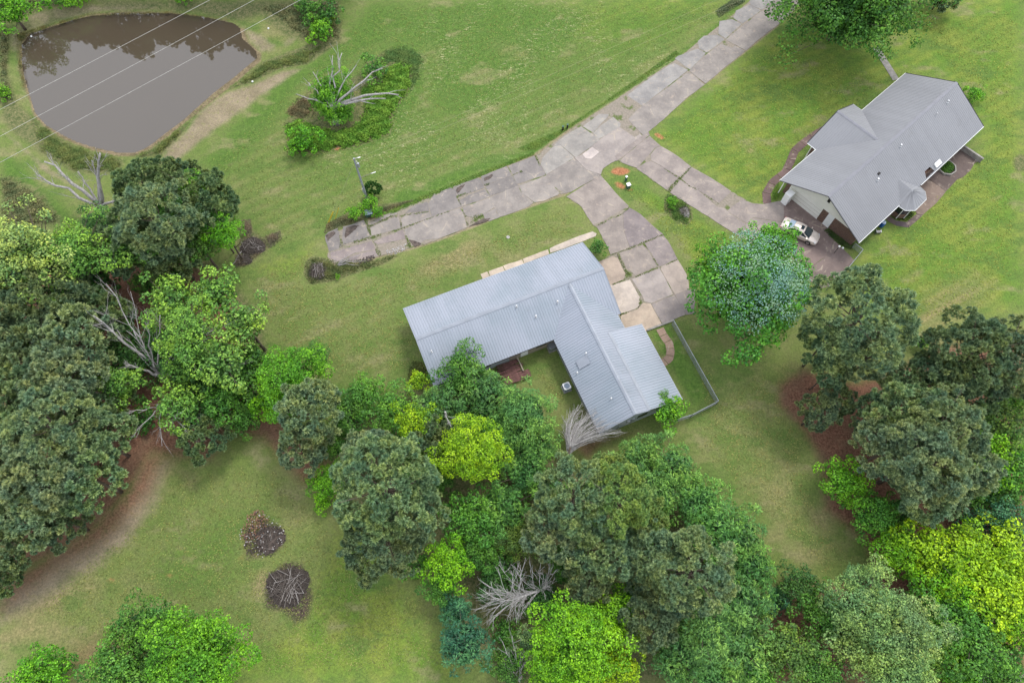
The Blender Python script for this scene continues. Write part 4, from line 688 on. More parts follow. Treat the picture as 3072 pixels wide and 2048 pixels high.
# ------------------------------------------------------------------ utility pole, guys, wires
PP = np.array([-18.30, 53.12]); PH = 8.6
pole = empty('utility_pole', (PP[0], PP[1], 0), 'grey wooden utility pole rising from the bushes beside the road', 'utility pole')
MB().tube([(0, 0, -.3), (0, 0, PH)], [.17, .11], 10).build('post', M['pole'], pole)
MB().tube([(.30, .0, PH - 1.6), (.30, .0, PH - .9)], .14, 10).build('transformer', M['steel'], pole); MB().box(.1, .24, -.04, .04, PH - 1.4, PH - 1.1).build('bracket', M['steel'], pole)
MB().tube([(0, 0, PH - .05), (.45, .12, PH - .05)], .035, 6).build('crossarm', M['pipe'], pole); MB().tube([(.45, .12, PH - .05), (.75, .22, PH - .05)], .06, 6).build('insulator', M['white'], pole)
MB().tube([(.14, 0, PH - .5), (.26, 0, PH - .5), (.26, 0, PH - .95)], .025, 5).build('cutout', M['white'], pole); MB().tube([(.15, .0, PH - 3.6), (1.6, .6, PH - 3.55)], .035, 5).build('insulator', M['wood'], pole); MB().tube([(1.3, .5, PH - 3.57), (1.9, .72, PH - 3.54)], .05, 6).build('insulator', M['white'], pole); MB().box(-.22, -.12, -.1, .1, 1.9, 2.7).build('riser_box', M['pipe'], pole)
def wire(p, q, sag, rad, mat, label, cat='wire', name='overhead_wire', grp=None):
    p, q = np.array(p, float), np.array(q, float); pts = []
    for i in range(25):
        t = i / 24; v = p + (q - p) * t; v[2] -= sag * 4 * t * (1 - t); pts.append(tuple(v))
    o = MB().tube(pts, rad, 4).build(name, mat); tag(o, label, cat, grp); return o
top = np.array([PP[0], PP[1], PH])
q1 = at(2048, 33, 9.5); q2 = at(2048, 62, 9.0); d1 = q1 - top
def ext(q, s, k=1.0): v = s + (q - s) * 1.5; v[2] = q[2]; return v
wire(top + [.7, .2, -.05], ext(q1, top), .5, .012, M['wire2'], 'upper of the two thin wires running from the pole along the road')
wire(top + [.2, .05, -.9], ext(q2, top), .6, .013, M['wire2'], 'lower of the two thin wires running from the pole along the road')
wire(top + [2.1, .8, -3.54], top + [26, 13, -4.2], .5, .010, M['wire2'], 'thin service wire from the low insulator of the pole')
for (bx, by), (tx, ty), lab in (((187, 385), (265, 200), 'leftmost yellow guy-wire guard leaning by the road end'), ((203, 385), (296, 215), 'middle yellow guy-wire guard leaning by the road end'), ((312, 318), (410, 155), 'right yellow guy-wire guard standing apart from the pair')):
    b = at(*F1(bx, by)); d = (top + [0, 0, -.6 if bx != 312 else -.1]) - b; u = d / np.linalg.norm(d)
    o = MB().tube([tuple(b), tuple(b + u * 1.9)], .035, 6).build('guy_guard', M['yellow']); tag(o, lab, 'guy guard', 'yellow guy guards beside the road end')
    wire(b + u * 1.9, b + d * .995, 0, .010, M['wire2'], {187: 'guy wire rising from the leftmost yellow guard', 203: 'guy wire rising from the middle yellow guard', 312: 'guy wire rising from the right yellow guard'}[bx])
for (xa, ya), (xb, yb), lab in (((0, 240), (462, 0), 'highest of three pale power lines crossing over the pond'), ((0, 302), (565, 0), 'middle of three pale power lines crossing over the pond'), ((0, 362), (672, 0), 'lowest of three pale power lines crossing over the pond')):
    a, b = at(*OV(xa, ya), 10), at(*OV(xb, yb), 10); d = (b - a); d /= np.linalg.norm(d); wire(a - d * 60, b + d * 60, 0.6, .021, M['wire'], lab, 'power line', 'power_line', 'power lines over the pond')

# ------------------------------------------------------------------ car
def car():
    c = at(2401, 693, .7); r = empty('parked_car', (c[0], c[1], .055), 'champagne sedan with dark sunroof parked before the garage', 'car', rz=math.radians(-33))
    # sections along x (rear -2.4 .. front 2.4): x, half width low, half width belt, z low, z belt, crown
    S = [(-2.42, .55, .60, .42, .80, .84), (-2.36, .74, .78, .28, .88, .93), (-2.1, .86, .86, .22, .95, 1.00), (-1.6, .90, .89, .2, .97, 1.03), (-.8, .91, .90, .2, .96, 1.02), (0, .91, .90, .2, .94, 1.0), (.8, .91, .90, .2, .92, .98), (1.25, .91, .88, .2, .90, .98), (1.8, .90, .84, .2, .82, .90), (2.2, .84, .76, .24, .73, .80), (2.38, .72, .64, .3, .64, .70), (2.44, .5, .5, .38, .56, .60)]
    b = MB(); k = 11
    for x, wl_, wb_, zl_, zb_, zc in S:
        b.v += [(x, -wl_ * .9, zl_), (x, -wl_, zl_ + .12), (x, -wl_ * 1.0, (zl_ + zb_) / 2), (x, -wb_, zb_ - .05), (x, -wb_ * .92, zb_), (x, 0, zc), (x, wb_ * .92, zb_), (x, wb_, zb_ - .05), (x, wl_ * 1.0, (zl_ + zb_) / 2), (x, wl_, zl_ + .12), (x, wl_ * .9, zl_)]
    for i in range(len(S) - 1):
        for j in range(k): b.f.append((i * k + j, (i + 1) * k + j, (i + 1) * k + (j + 1) % k, i * k + (j + 1) % k))
    b.f.append(tuple(range(k))); b.f.append(tuple(range((len(S) - 1) * k, len(S) * k))[::-1])
    body = b.build('body', M['carp'], r, True)
    def cab(x0, w0, z0, x1, w1, z1): return (x0, w0, z0, x1, w1, z1)
    # cabin: base at belt, roof
    Rb = [(-1.62, .70, 1.0), (-.95, .80, .985), (1.22, .80, .965)]
    roof = MB(); xs_ = [-.98, -.7, -.2, .25, .42]; zs_ = [1.38, 1.44, 1.465, 1.44, 1.405]; ws_ = [.54, .58, .60, .59, .57]
    for x, z_, w_ in zip(xs_, zs_, ws_): roof.v += [(x, -w_ - .05, z_ - .09), (x, -w_, z_ - .02), (x, 0, z_ + .02), (x, w_, z_ - .02), (x, w_ + .05, z_ - .09)]
    for i in range(4):
        for j in range(4): roof.f.append((i * 5 + j, (i + 1) * 5 + j, (i + 1) * 5 + j + 1, i * 5 + j + 1))
    roof.build('roof_panel', M['carp'], r, True)
    MB().add([(.44, -.56, 1.39), (.45, 0, 1.42), (.44, .56, 1.39), (1.27, .72, .985), (1.36, 0, 1.01), (1.27, -.72, .985)], [(0, 5, 4, 1), (1, 4, 3, 2)]).build('windshield', M['carglass'], r, True)
    MB().add([(-1.0, -.53, 1.37), (-1.01, 0, 1.40), (-1.0, .53, 1.37), (-1.62, .66, 1.03), (-1.68, 0, 1.06), (-1.62, -.66, 1.03)], [(0, 1, 4, 5), (1, 2, 3, 4)]).build('rear_window', M['bluegrey'], r, True)
    for s in (-1, 1):
        f = MB().add([(-1.50, s * .79, 1.0), (-.98, s * .60, 1.33), (-.5, s * .645, 1.36), (-.5, s * .815, .98)], [(0, 1, 2, 3)]); f.build('side_window', M['carglass'], r)
        MB().add([(-.42, s * .815, .98), (-.42, s * .645, 1.365), (.2, s * .645, 1.35), (.2, s * .815, .97)], [(0, 1, 2, 3)]).build('side_window', M['carglass'], r)
        MB().add([(.28, s * .815, .97), (.28, s * .645, 1.35), (.42, s * .62, 1.30), (1.12, s * .80, .965)], [(0, 1, 2, 3)]).build('side_window', M['carglass'], r)
        for q in ([(-1.66, s * .66, 1.0), (-1.0, s * .54, 1.36), (-.98, s * .60, 1.33), (-1.5, s * .79, .98)], [(1.28, s * .70, .97), (.44, s * .56, 1.385), (.42, s * .63, 1.30), (1.12, s * .80, .95)], [(-.5, s * .815, .97), (-.5, s * .65, 1.36), (-.42, s * .65, 1.365), (-.42, s * .82, .97)], [(.2, s * .815, .965), (.2, s * .65, 1.35), (.28, s * .65, 1.35), (.28, s * .82, .965)]):
            MB().add(q, [(0, 1, 2, 3)]).build('pillar', M['carp'], r)
        MB().box(.98, 1.13, s * .86 - .02 if s > 0 else -1.02, s * 1.02 if s > 0 else -.84, .94, 1.06).build('mirror', M['carp'], r)
        MB().box(-2.41, -2.2, s * .78 - .07, s * .78 + .07, .70, .84).build('tail_light', M['red'], r); MB().add([(2.38, s * .45, .66), (2.1, s * .62, .80), (2.02, s * .83, .80), (2.26, s * .80, .66)], [(0, 1, 2, 3)]).build('headlight', M['lamp'], r)
        for x in (-1.42, 1.45):
            w = empty('wheel', (0, 0, 0)); w.parent = r; y0 = s * .93
            m1 = MB().tube([(x, y0 - s * .2, .32), (x, y0, .32)], .33, 20); m1.build('tyre', M['black'], w, True); MB().tube([(x, y0 - s * .02, .32), (x, y0 + s * .012, .32)], .21, 14).build('rim', M['chrome'], w)
            MB().tube([(x, y0 - s * .03, .36), (x, s * .918, .36)], .37, 20).build('wheel_arch', M['black'], r)
    MB().add([(-.18, -.3, 1.492), (.22, -.3, 1.475), (.22, .3, 1.475), (-.18, .3, 1.492)], [(0, 1, 2, 3)]).build('sunroof', M['carglass'], r)
    for x in (-.47, .24):
        for s in (-1, 1): MB().box(x - .008, x + .008, s * .905 - .006, s * .905 + .006, .35, .95).build('door_seam', M['soffit'], r)
car()

# ------------------------------------------------------------------ trees
def unit(v): return v / np.maximum(np.linalg.norm(v, axis=-1, keepdims=True), 1e-9)
def cards(c, nrm, L, Wd, tdir=None, fold=.15):
    n = len(c); t = rng.normal(size=(n, 3)) if tdir is None else tdir + rng.normal(size=(n, 3)) * .35
    t = unit(t - nrm * (t * nrm).sum(1, keepdims=True)); b = np.cross(nrm, t); L = L[:, None]; Wd = Wd[:, None]
    return np.stack([c - t * L / 2 - nrm * L * fold, c + b * Wd / 2, c + t * L / 2 - nrm * L * fold, c - b * Wd / 2], 1)
def crown_broad(name, R, hm, seed, leaf=.25, nl=None, cover=2.6, asp=.62, flat=.78, lobe=(.13, .27), gap=0., droop=0., narrow=False):
    global rng; rng = np.random.default_rng(seed); nl = nl or int(16 + R * 11)
    k = np.arange(nl); ct = 1 - (k + .5) / nl * 1.5; th = np.arccos(np.clip(ct, -1, 1)); ph = k * 2.39996 + rng.uniform(0, .5, nl)
    d = np.stack([np.sin(th) * np.cos(ph), np.sin(th) * np.sin(ph), np.cos(th)], 1)
    lr = R * rng.uniform(lobe[0], lobe[1], nl); az = rng.uniform(0, 6.28, 4)
    outl = 1 + .16 * np.sin(3 * ph + az[0]) * np.sin(th) + .12 * np.sin(5 * ph + az[1]) * np.sin(th) + .08 * np.sin(2 * ph + az[2]) + .08 * np.sin(9 * ph + 4 * th + az[3])
    rr = R * outl * rng.uniform(.5, 1.06, nl) - lr * .35
    C = d * rr[:, None] * np.array([1, 1, flat]); C[:, 2] += rng.normal(0, R * .05, nl)
    if gap: keep = rng.random(nl) > gap; C, d, lr = C[keep], d[keep], lr[keep]; nl = len(C)
    Vs, v_, w_ = [], [], []; areal = leaf * leaf * asp * .5
    for i in range(nl):
        n = int(cover * 4.0 * math.pi * lr[i] ** 2 * .72 / (areal * 2.2)); q = unit(rng.normal(size=(n, 3))); od = d[i] * .8 + np.array([0, 0, .55]); od /= np.linalg.norm(od)
        q = q[(q @ od) > -.35 + rng.normal(0, .15, n)]; n = len(q)
        bump = 1 + .22 * np.sin(q[:, 0] * 6 + i) * np.sin(q[:, 1] * 6 + 2 * i) + .14 * np.sin(q[:, 2] * 9 + i * 3); kk = rng.random(n) < np.clip((bump - .72) * 2.6, .22, 1); q, bump = q[kk], bump[kk]; n = len(q)
        rad = lr[i] * bump * (1 - np.abs(rng.normal(0, .13, n))) + rng.exponential(.04, n) * R * .3
        c = C[i] + q * rad[:, None] * np.array([1, 1, .8]); nr = unit(q * .75 + np.array([0, 0, .6]) + rng.normal(size=(n, 3)) * .36)
        L = leaf * rng.uniform(.65, 1.35, n); td = (q + np.array([0, 0, -.3 - droop])) if narrow else None
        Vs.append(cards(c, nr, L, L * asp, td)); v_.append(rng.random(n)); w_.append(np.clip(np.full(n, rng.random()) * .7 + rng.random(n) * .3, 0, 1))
    # sparse inner foliage, coloured darker: shade inside the crown put into leaf colour
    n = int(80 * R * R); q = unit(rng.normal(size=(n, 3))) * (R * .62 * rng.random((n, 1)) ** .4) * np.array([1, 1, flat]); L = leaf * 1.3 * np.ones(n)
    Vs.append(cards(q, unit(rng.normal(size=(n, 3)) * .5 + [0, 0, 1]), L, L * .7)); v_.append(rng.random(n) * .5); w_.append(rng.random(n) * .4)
    V = np.concatenate(Vs); V[:, :, 2] += hm; return quads_mesh(name, V, dict(v=np.concatenate(v_), w=np.concatenate(w_))), C + [0, 0, hm]
def crown_pine(name, R, hm, seed, puff=.55, dens=1.0, top=1.0):
    global rng; rng = np.random.default_rng(seed)
    npf = int(dens * 18 * R * R / (puff / .55) ** 2 * .8); az = rng.uniform(0, 6.28, 5)
    u = rng.random(npf); th = np.arccos(1 - u * 1.25); ph = rng.uniform(0, 2 * math.pi, npf)
    lump = 1 + .16 * np.sin(4 * ph + az[0]) * np.sin(3 * th + az[1]) + .12 * np.sin(7 * ph + az[2]) + .06 * np.sin(11 * ph + 5 * th + az[3])
    rad = R * lump * (1 - np.abs(rng.normal(0, .13, npf)))
    C = np.stack([np.sin(th) * np.cos(ph) * rad, np.sin(th) * np.sin(ph) * rad, np.cos(th) * rad * .85 * top], 1); out = unit(C + [0, 0, R * .35])
    Vs, v_, w_ = [], [], []; nb = 84
    for i in range(npf):
        pr = puff * rng.uniform(.7, 1.25); q = unit(rng.normal(size=(nb, 3)) + out[i] * .7 + [0, 0, .35])
        r0 = pr * .30; L = pr * rng.uniform(.55, .95, nb); c = C[i] + q * (r0 + L / 2)[:, None] * np.array([1, 1, .8]); nr = unit(rng.normal(size=(nb, 3)) * .6 + [0, 0, 1.])
        n2 = unit(nr - q * (nr * q).sum(1, keepdims=True)); b = np.cross(n2, q); w = (.034 + .03 * rng.random(nb))[:, None]; Lh = (L / 2)[:, None]
        Vs.append(np.stack([c - q * Lh, c + b * w, c + q * Lh, c - b * w], 1)); v_.append(rng.random(nb)); w_.append(np.clip(np.full(nb, rng.random()) * .6 + rng.random(nb) * .25, 0, 1))
    V = np.concatenate(Vs); V[:, :, 2] += hm
    return quads_mesh(name, V, dict(v=np.concatenate(v_), w=np.concatenate(w_))), C[::max(1, npf // 40)] + [0, 0, hm]
def trunk_mesh(name, R, hm, C, r0, seed, wob=.25):
    q = random.Random(seed); b = MB(); zt = hm + R * .3; pts = [(0, 0, -.2)]
    for i in range(1, 6): pts.append((q.uniform(-wob, wob) * i / 5, q.uniform(-wob, wob) * i / 5, zt * i / 5))
    b.tube(pts, [r0 * (1.15 - .17 * i) for i in range(6)], 8)
    for c in C:
        c = np.array(c); z0 = max(zt * .22, min(zt * .9, c[2] - R * q.uniform(.35, .7))); t = min(max(z0 / zt * 5, 0), 4.99); i = int(t); f = t - i
        s = np.array(pts[i]) * (1 - f) + np.array(pts[i + 1]) * f; m1 = s + (c - s) * .45 + [q.uniform(-.2, .2), q.uniform(-.2, .2), -R * .06]; b.tube([tuple(s), tuple(m1), tuple(c)], [r0 * .38, r0 * .24, r0 * .07], 5, False)
    return b.mesh(name, True)
VAR = {}
def variant(kind, size, k):
    key = (kind, size, k)
    if key in VAR: return VAR[key]
    sd_ = hash((len(kind) * 7 + ord(kind[0]), {'S': 1, 'M': 2, 'L': 3}[size], k)) % 9973
    if kind == 'broad':
        R, hm = {'S': (1.4, 1.5), 'M': (2.9, 4.2), 'L': (5.2, 7.2)}[size]; cm, C = crown_broad('leaf_crown', R, hm, sd_, {'S': .17, 'M': .21, 'L': .245}[size], cover={'S': 2.2, 'M': 1.9, 'L': 1.7}[size])
    elif kind == 'maple':
        R, hm = (6.6, 7.6); cm, C = crown_broad('leaf_crown', R, hm, sd_ + 5, .30, nl=120, cover=1.9, asp=.75, lobe=(.13, .2), flat=.85)
    elif kind == 'giant':
        R, hm = (10.5, 9.5); cm, C = crown_broad('leaf_crown', R, hm, sd_ + 5, .34, nl=240, cover=1.5, asp=.7, lobe=(.09, .16), flat=.8)
    elif kind == 'feather':
        R, hm = {'S': (1.4, 1.5), 'M': (2.9, 4.0), 'L': (4.6, 6.0)}[size]; cm, C = crown_broad('feathery_crown', R, hm, sd_, {'S': .28, 'M': .32, 'L': .38}[size], cover=1.7, asp=.26, lobe=(.13, .24), droop=.3, narrow=True)
    elif kind == 'oak':
        R, hm = {'M': (3.0, 6.5), 'L': (5.0, 8.5)}.get(size, (3., 6.5)); cm, C = crown_broad('open_crown', R, hm, sd_, .25, nl=int(24 + R * 8), cover=1.7, lobe=(.13, .21), gap=.25, flat=.7)
    else:
        R, hm = {'S': (1.7, 4.5), 'M': (3.0, 7.5), 'L': (5.0, 10.5)}[size]; cm, C = crown_pine('needle_crown', R, hm, sd_, {'S': .32, 'M': .38, 'L': .46}[size])
    tm = trunk_mesh('trunk', R, hm, C[::2 if kind != 'oak' else 1], {'S': .07, 'M': .16, 'L': .27}[size], sd_)
    for me, mt in ((cm, M['leaf']), (tm, M['bark'])): me.materials.append(mt)
    VAR[key] = (R, hm, cm, tm); return VAR[key]
PALB = dict(bright=(.088, .195, .016), yell=(.215, .285, .016), lime=(.125, .235, .015), mid=(.058, .125, .024), green=(.068, .155, .030), dark=(.026, .070, .018), pine=(.062, .090, .050), pinedk=(.038, .064, .036), piney=(.105, .125, .042), feath=(.070, .150, .048), feathd=(.052, .120, .045), teal=(.030, .105, .060), oakl=(.115, .180, .040), oaky=(.20, .245, .070), pale=(.155, .205, .075), olive=(.080, .105, .030), silver=(.070, .160, .045), brown=(.10, .085, .06))
PAL = dict(bright=(.155, .40, .020), yell=(.335, .55, .016), lime=(.205, .47, .016), mid=(.098, .245, .036), green=(.122, .315, .042), dark=(.062, .170, .036), pine=(.285, .370, .190), pinedk=(.205, .275, .130), piney=(.320, .430, .130), feath=(.165, .350, .078), feathd=(.128, .290, .066), teal=(.072, .215, .110), oakl=(.225, .405, .066), oaky=(.34, .48, .125), pale=(.26, .40, .13), olive=(.160, .270, .055), silver=(.098, .305, .034), brown=(.15, .16, .08))
def tree(kind, x, y, r, col, label, hs=1.0, cat='tree', size=None, name=None, group=None, wet=None):
    Rg = r / 1623 * 84; size = size or ('S' if Rg < 2.0 else 'M' if Rg < 3.9 else 'L')
    if kind in ('maple', 'giant'): size = 'L'
    k = rnd.randrange(2) if kind not in ('maple', 'giant') else 0; R, hm, cm, tm = variant(kind, size, k)
    s = Rg / R; h = hm * hs * (s ** .6); c = at(*OV(x, y), h); dist = np.linalg.norm(c - [0, 0, HC]); Rm = r / 1623 * dist; s = Rm / R
    root = empty(name or {'pine': 'pine_tree', 'oak': 'oak_tree', 'maple': 'maple_tree', 'giant': 'broad_tree', 'feather': 'feathery_tree'}.get(kind, 'leafy_tree'), (c[0], c[1], 0), label, cat, group, rz=rnd.uniform(0, 6.28)); root.scale = (s, s, s)
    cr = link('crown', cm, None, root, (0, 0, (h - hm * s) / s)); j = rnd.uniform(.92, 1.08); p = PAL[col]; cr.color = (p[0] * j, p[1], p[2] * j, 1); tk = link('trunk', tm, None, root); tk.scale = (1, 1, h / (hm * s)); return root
exec_trees = []
T = lambda *a, **k: tree(*a, **k)
# upper left clump
T('pine', 335, 432, 58, 'pinedk', 'dark bushy pine just right of the bare dead trunk near the pond'); T('pine', 405, 432, 58, 'pinedk', 'dark pine forming the top of the clump below the pond'); T('pine', 470, 465, 62, 'pinedk', 'dark pine on the lawn side of the clump below the pond'); T('pine', 370, 510, 80, 'pine', 'grey-green pine in the middle of the clump below the pond')
T('broad', 436, 432, 34, 'bright', 'small bright green tree poking through the dark pines below the pond', 3.0, size='M'); T('broad', 305, 500, 30, 'bright', 'small bright green tree at the foot of the bare dead trunk', 2.4, size='M'); T('broad', 512, 530, 42, 'bright', 'bright leafy tree at the lawn edge of the upper left clump', 1.9, size='M'); T('broad', 455, 560, 46, 'mid', 'green leafy tree under the dark pines, above the grey brush', 1.5); T('pine', 300, 560, 66, 'pinedk', 'dark pine behind the yellow-green branches, left of the brush', .8); T('pine', 400, 590, 60, 'pinedk', 'dark pine in deep shade above the big open oak', .7); T('broad', 235, 520, 48, 'dark', 'dark leafy tree under the bare dead trunk, by the yellow-green oak', .9)
T('broad', 385, 478, 34, 'mid', 'mid-green leafy tree between the dark pine heads below the pond', 3.2, size='M'); T('broad', 480, 500, 32, 'green', 'green leafy tree near the lawn side of the dark pine clump', 2.6, size='M'); T('broad', 345, 555, 36, 'mid', 'mid-green leafy tree low in the dark pine clump', 2.2, size='M')
# yellow-green oak, left edge
T('pine', 120, 690, 80, 'pinedk', 'dark pine beneath the yellow-green oak at the left edge', .7); T('pine', 20, 730, 75, 'pinedk', 'dark pine cut by the left edge below the yellow oak', .8); T('broad', 190, 640, 70, 'dark', 'dark leafy tree filling the gap under the yellow-green oak', .8)
T('oak', 55, 575, 88, 'oaky', 'pale yellow-green oak crown at the upper left edge, topmost part', 1.25); T('oak', 45, 640, 70, 'oaky', 'pale yellow oak hanging at the left edge, lower crown', 1.2); T('oak', 175, 575, 78, 'oakl', 'yellow-green oak crown reaching right from the left edge', 1.15); T('oak', 290, 575, 58, 'oakl', 'narrow light green oak bough pointing at the dark pines', 1.2); T('oak', 345, 555, 34, 'oakl', 'small light green bough tip, rightmost of the yellow oak group', 1.4, size='M'); T('oak', 140, 690, 44, 'oakl', 'small light green drooping oak bough below the yellow oak', 1.2, size='M'); T('oak', 120, 745, 26, 'oakl', 'smallest light green oak spray with bare tips below it', 1.4, size='M')
# big open oak
T('pine', 175, 790, 75, 'pine', 'dull green pine left of the bare white limbs', .8); T('pine', 60, 830, 75, 'pinedk', 'dark pine at the left edge, above the big pine mass', .8); T('broad', 75, 790, 40, 'bright', 'bright green undergrowth tree between dark pines at the left', .9); T('pine', 230, 740, 60, 'pinedk', 'shaded pine behind the bare white limbs of the open oak', .6); T('broad', 300, 830, 60, 'dark', 'dark leafy tree under the bare white limb of the open oak', .6); T('broad', 560, 880, 70, 'mid', 'mid-green tree under the right side of the open oak', .7); T('broad', 470, 860, 80, 'dark', 'dark leafy undergrowth tree below the heart of the open oak', .5); T('broad', 380, 780, 70, 'dark', 'dark leafy undergrowth tree beneath the top of the open oak', .5)
T('oak', 395, 690, 66, 'oakl', 'big open oak, crown lobe at its upper left beside the bare limb tip', 1.0); T('oak', 495, 680, 70, 'oakl', 'big open oak, top crown lobe facing the lawn', 1.0); T('oak', 560, 745, 66, 'oakl', 'big open oak, rightmost crown lobe overhanging the lawn', 1.0); T('oak', 430, 775, 80, 'oakl', 'big open oak, middle crown with bare white twigs above', 1.1); T('oak', 510, 830, 74, 'oakl', 'big open oak, lower right crown lobe', 1.0); T('oak', 425, 845, 50, 'oakl', 'big open oak, small crown lobe beside the grey main limb', .9); T('oak', 270, 890, 50, 'oakl', 'isolated light green oak bough left of the grey main limb', .9); T('oak', 225, 880, 28, 'oakl', 'small leafy oak tip with bare twigs at its left', 1.2, size='M'); T('oak', 410, 930, 58, 'oakl', 'light green oak bough above the white dead branches at the clearing', .9); T('oak', 500, 930, 55, 'mid', 'darker green oak bough at the bottom of the open oak', .8)
T('pine', 470, 1000, 52, 'pinedk', 'small dark pine at the top of the clearing, below the open oak', .5); T('broad', 560, 960, 40, 'mid', 'mid-green tree between the open oak and the bright tree', .7)
T('broad', 672, 875, 78, 'bright', 'bright green rounded tree at the lawn edge, left of the houses'); T('broad', 725, 812, 30, 'mid', 'small green tree poking above the bright tree on the lawn', 1.6, size='M'); T('broad', 625, 925, 45, 'lime', 'lower left bright green tree beside the open oak', 1); T('pine', 712, 945, 68, 'pine', 'grey-green pine in front of the bright rounded tree'); T('pine', 700, 1030, 52, 'pine', 'small grey-green pine at the right end of the clearing edge', .8)
# left pine mass
for x, y, r, c, lab, h in ((150, 880, 78, 'pine', 'grey-green pine heading the big left pine mass', 1), (50, 920, 80, 'pinedk', 'dark pine at the left edge of the big pine mass, upper', .95), (240, 930, 60, 'pinedk', 'dark pine behind the isolated oak bough', .6), (130, 985, 92, 'pine', 'large grey-green pine in the heart of the left pine mass', 1), (230, 1010, 72, 'pine', 'grey-green pine on the right flank of the left pine mass', .8), (30, 1030, 82, 'pine', 'grey-green pine on the left edge at mid height of the mass', 1), (110, 1080, 90, 'pine', 'broad grey-green pine lower in the left pine mass', .95), (200, 1095, 78, 'pine', 'grey-green pine beside the reddish track', .85), (20, 1130, 70, 'pine', 'grey-green pine on the left edge above the lowest one', .9), (90, 1175, 72, 'pine', 'grey-green pine near the bottom of the left pine mass', .9), (150, 1200, 52, 'pinedk', 'small dark pine at the lower tip of the left pine mass', .7), (20, 1240, 62, 'pinedk', 'lowest dark pine of the left mass, cut by the left edge', .8), (10, 1320, 40, 'dark', 'dark young pine cut by the left edge beside the track', .6)): T('pine', x - 6, y, r * .9, c if c != 'dark' else 'pinedk', lab, h)
# bottom left
T('broad', 325, 1440, 58, 'mid', 'mid-green tree at the top of the bottom left group'); T('broad', 455, 1510, 96, 'bright', 'large bright green tree at the bottom, right of its group'); T('broad', 400, 1455, 52, 'green', 'green tree behind the large bright one at the bottom left', 1.1); T('broad', 270, 1530, 62, 'green', 'paler green tree at the bottom, left of the large bright one'); T('broad', 350, 1550, 50, 'dark', 'dark green tree between the two large bottom left trees', .8); T('broad', 85, 1560, 55, 'bright', 'bright green tree cut by the bottom edge at the far left'); T('broad', 140, 1530, 26, 'green', 'small green tree beside the one cut by the bottom left edge', 1.1)
# centre mass
T('pine', 1000, 1010, 60, 'pinedk', 'dark pine hidden between the two yellow-green trees', .5); T('broad', 1080, 970, 70, 'dark', 'dark leafy tree in the shade above the larger yellow-green tree', .7)
T('broad', 1062, 852, 62, 'mid', 'dark green tree with pale flowers overlapping the blue-grey roof', 1.1); T('broad', 838, 905, 48, 'green', 'green tree where the centre woods meet the west lawn', .9); T('broad', 800, 950, 52, 'mid', 'mid-green tree at the left end of the centre woods', .9); T('broad', 900, 945, 60, 'green', 'green tree behind the small yellow-green bush tree', .9); T('broad', 960, 875, 28, 'yell', 'small yellow-green tree touching the corner of the blue-grey roof', 1.6); T('feather', 1010, 940, 66, 'feathd', 'feathery green tree left of the collapsed deck'); T('feather', 1110, 905, 72, 'feathd', 'feathery green tree just below the collapsed deck'); T('feather', 1200, 950, 76, 'feath', 'feathery green tree at the edge of the inner yard'); T('feather', 1150, 1000, 64, 'feath', 'feathery green tree behind the bright yellow-green crown'); T('feather', 1230, 1025, 58, 'feath', 'feathery green tree left of the pale weeping dead tree')
T('broad', 955, 968, 52, 'yell', 'yellow-green tree, upper and smaller of two in the centre woods', 1.25); T('broad', 1083, 1035, 76, 'yell', 'largest yellow-green tree in the centre woods, south of the roof', 1.2); T('feather', 1205, 1080, 62, 'feathd', 'blue-green feathery tree right of the brightest yellow-green tree'); T('broad', 985, 1030, 40, 'lime', 'lime green tree tucked under the upper yellow-green tree', .8)
T('broad', 748, 1105, 40, 'bright', 'bright green young tree left of the big round pine', .8); T('broad', 742, 1150, 26, 'lime', 'small lime green shrub-like tree at the clearing edge', .9); T('pine', 885, 1120, 112, 'pine', 'big round grey-green pine at the west of the centre woods'); T('pine', 850, 1050, 62, 'pine', 'grey pine head rising behind the big round pine', 1); T('pine', 880, 1235, 88, 'pinedk', 'dark grey pine below the big round pine', .85); T('pine', 960, 1180, 62, 'pine', 'grey pine on the right flank of the big round pine', .8)
T('broad', 1085, 1190, 66, 'green', 'green tree below the brightest yellow-green tree', .85); T('feather', 1160, 1170, 64, 'feath', 'soft green feathery tree in the middle of the centre woods', .9); T('broad', 1105, 1265, 48, 'mid', 'mid-green tree right of the lime green one', .9); T('broad', 1190, 1235, 48, 'olive', 'olive tree above the fallen grey branches', .8); T('broad', 1030, 1295, 56, 'lime', 'lime green tree at the meadow edge below the big round pine', 1); T('broad', 1010, 1350, 40, 'green', 'green tree just under the lime green tree at the meadow edge', .8); T('broad', 960, 1295, 34, 'green', 'low green tree between the dark grey pine and the meadow', .6); T('broad', 1150, 1330, 55, 'dark', 'dark leafy tree beneath the fallen grey branches', .5); T('broad', 1240, 1370, 45, 'dark', 'dark leafy tree right of the fallen grey branches', .6)
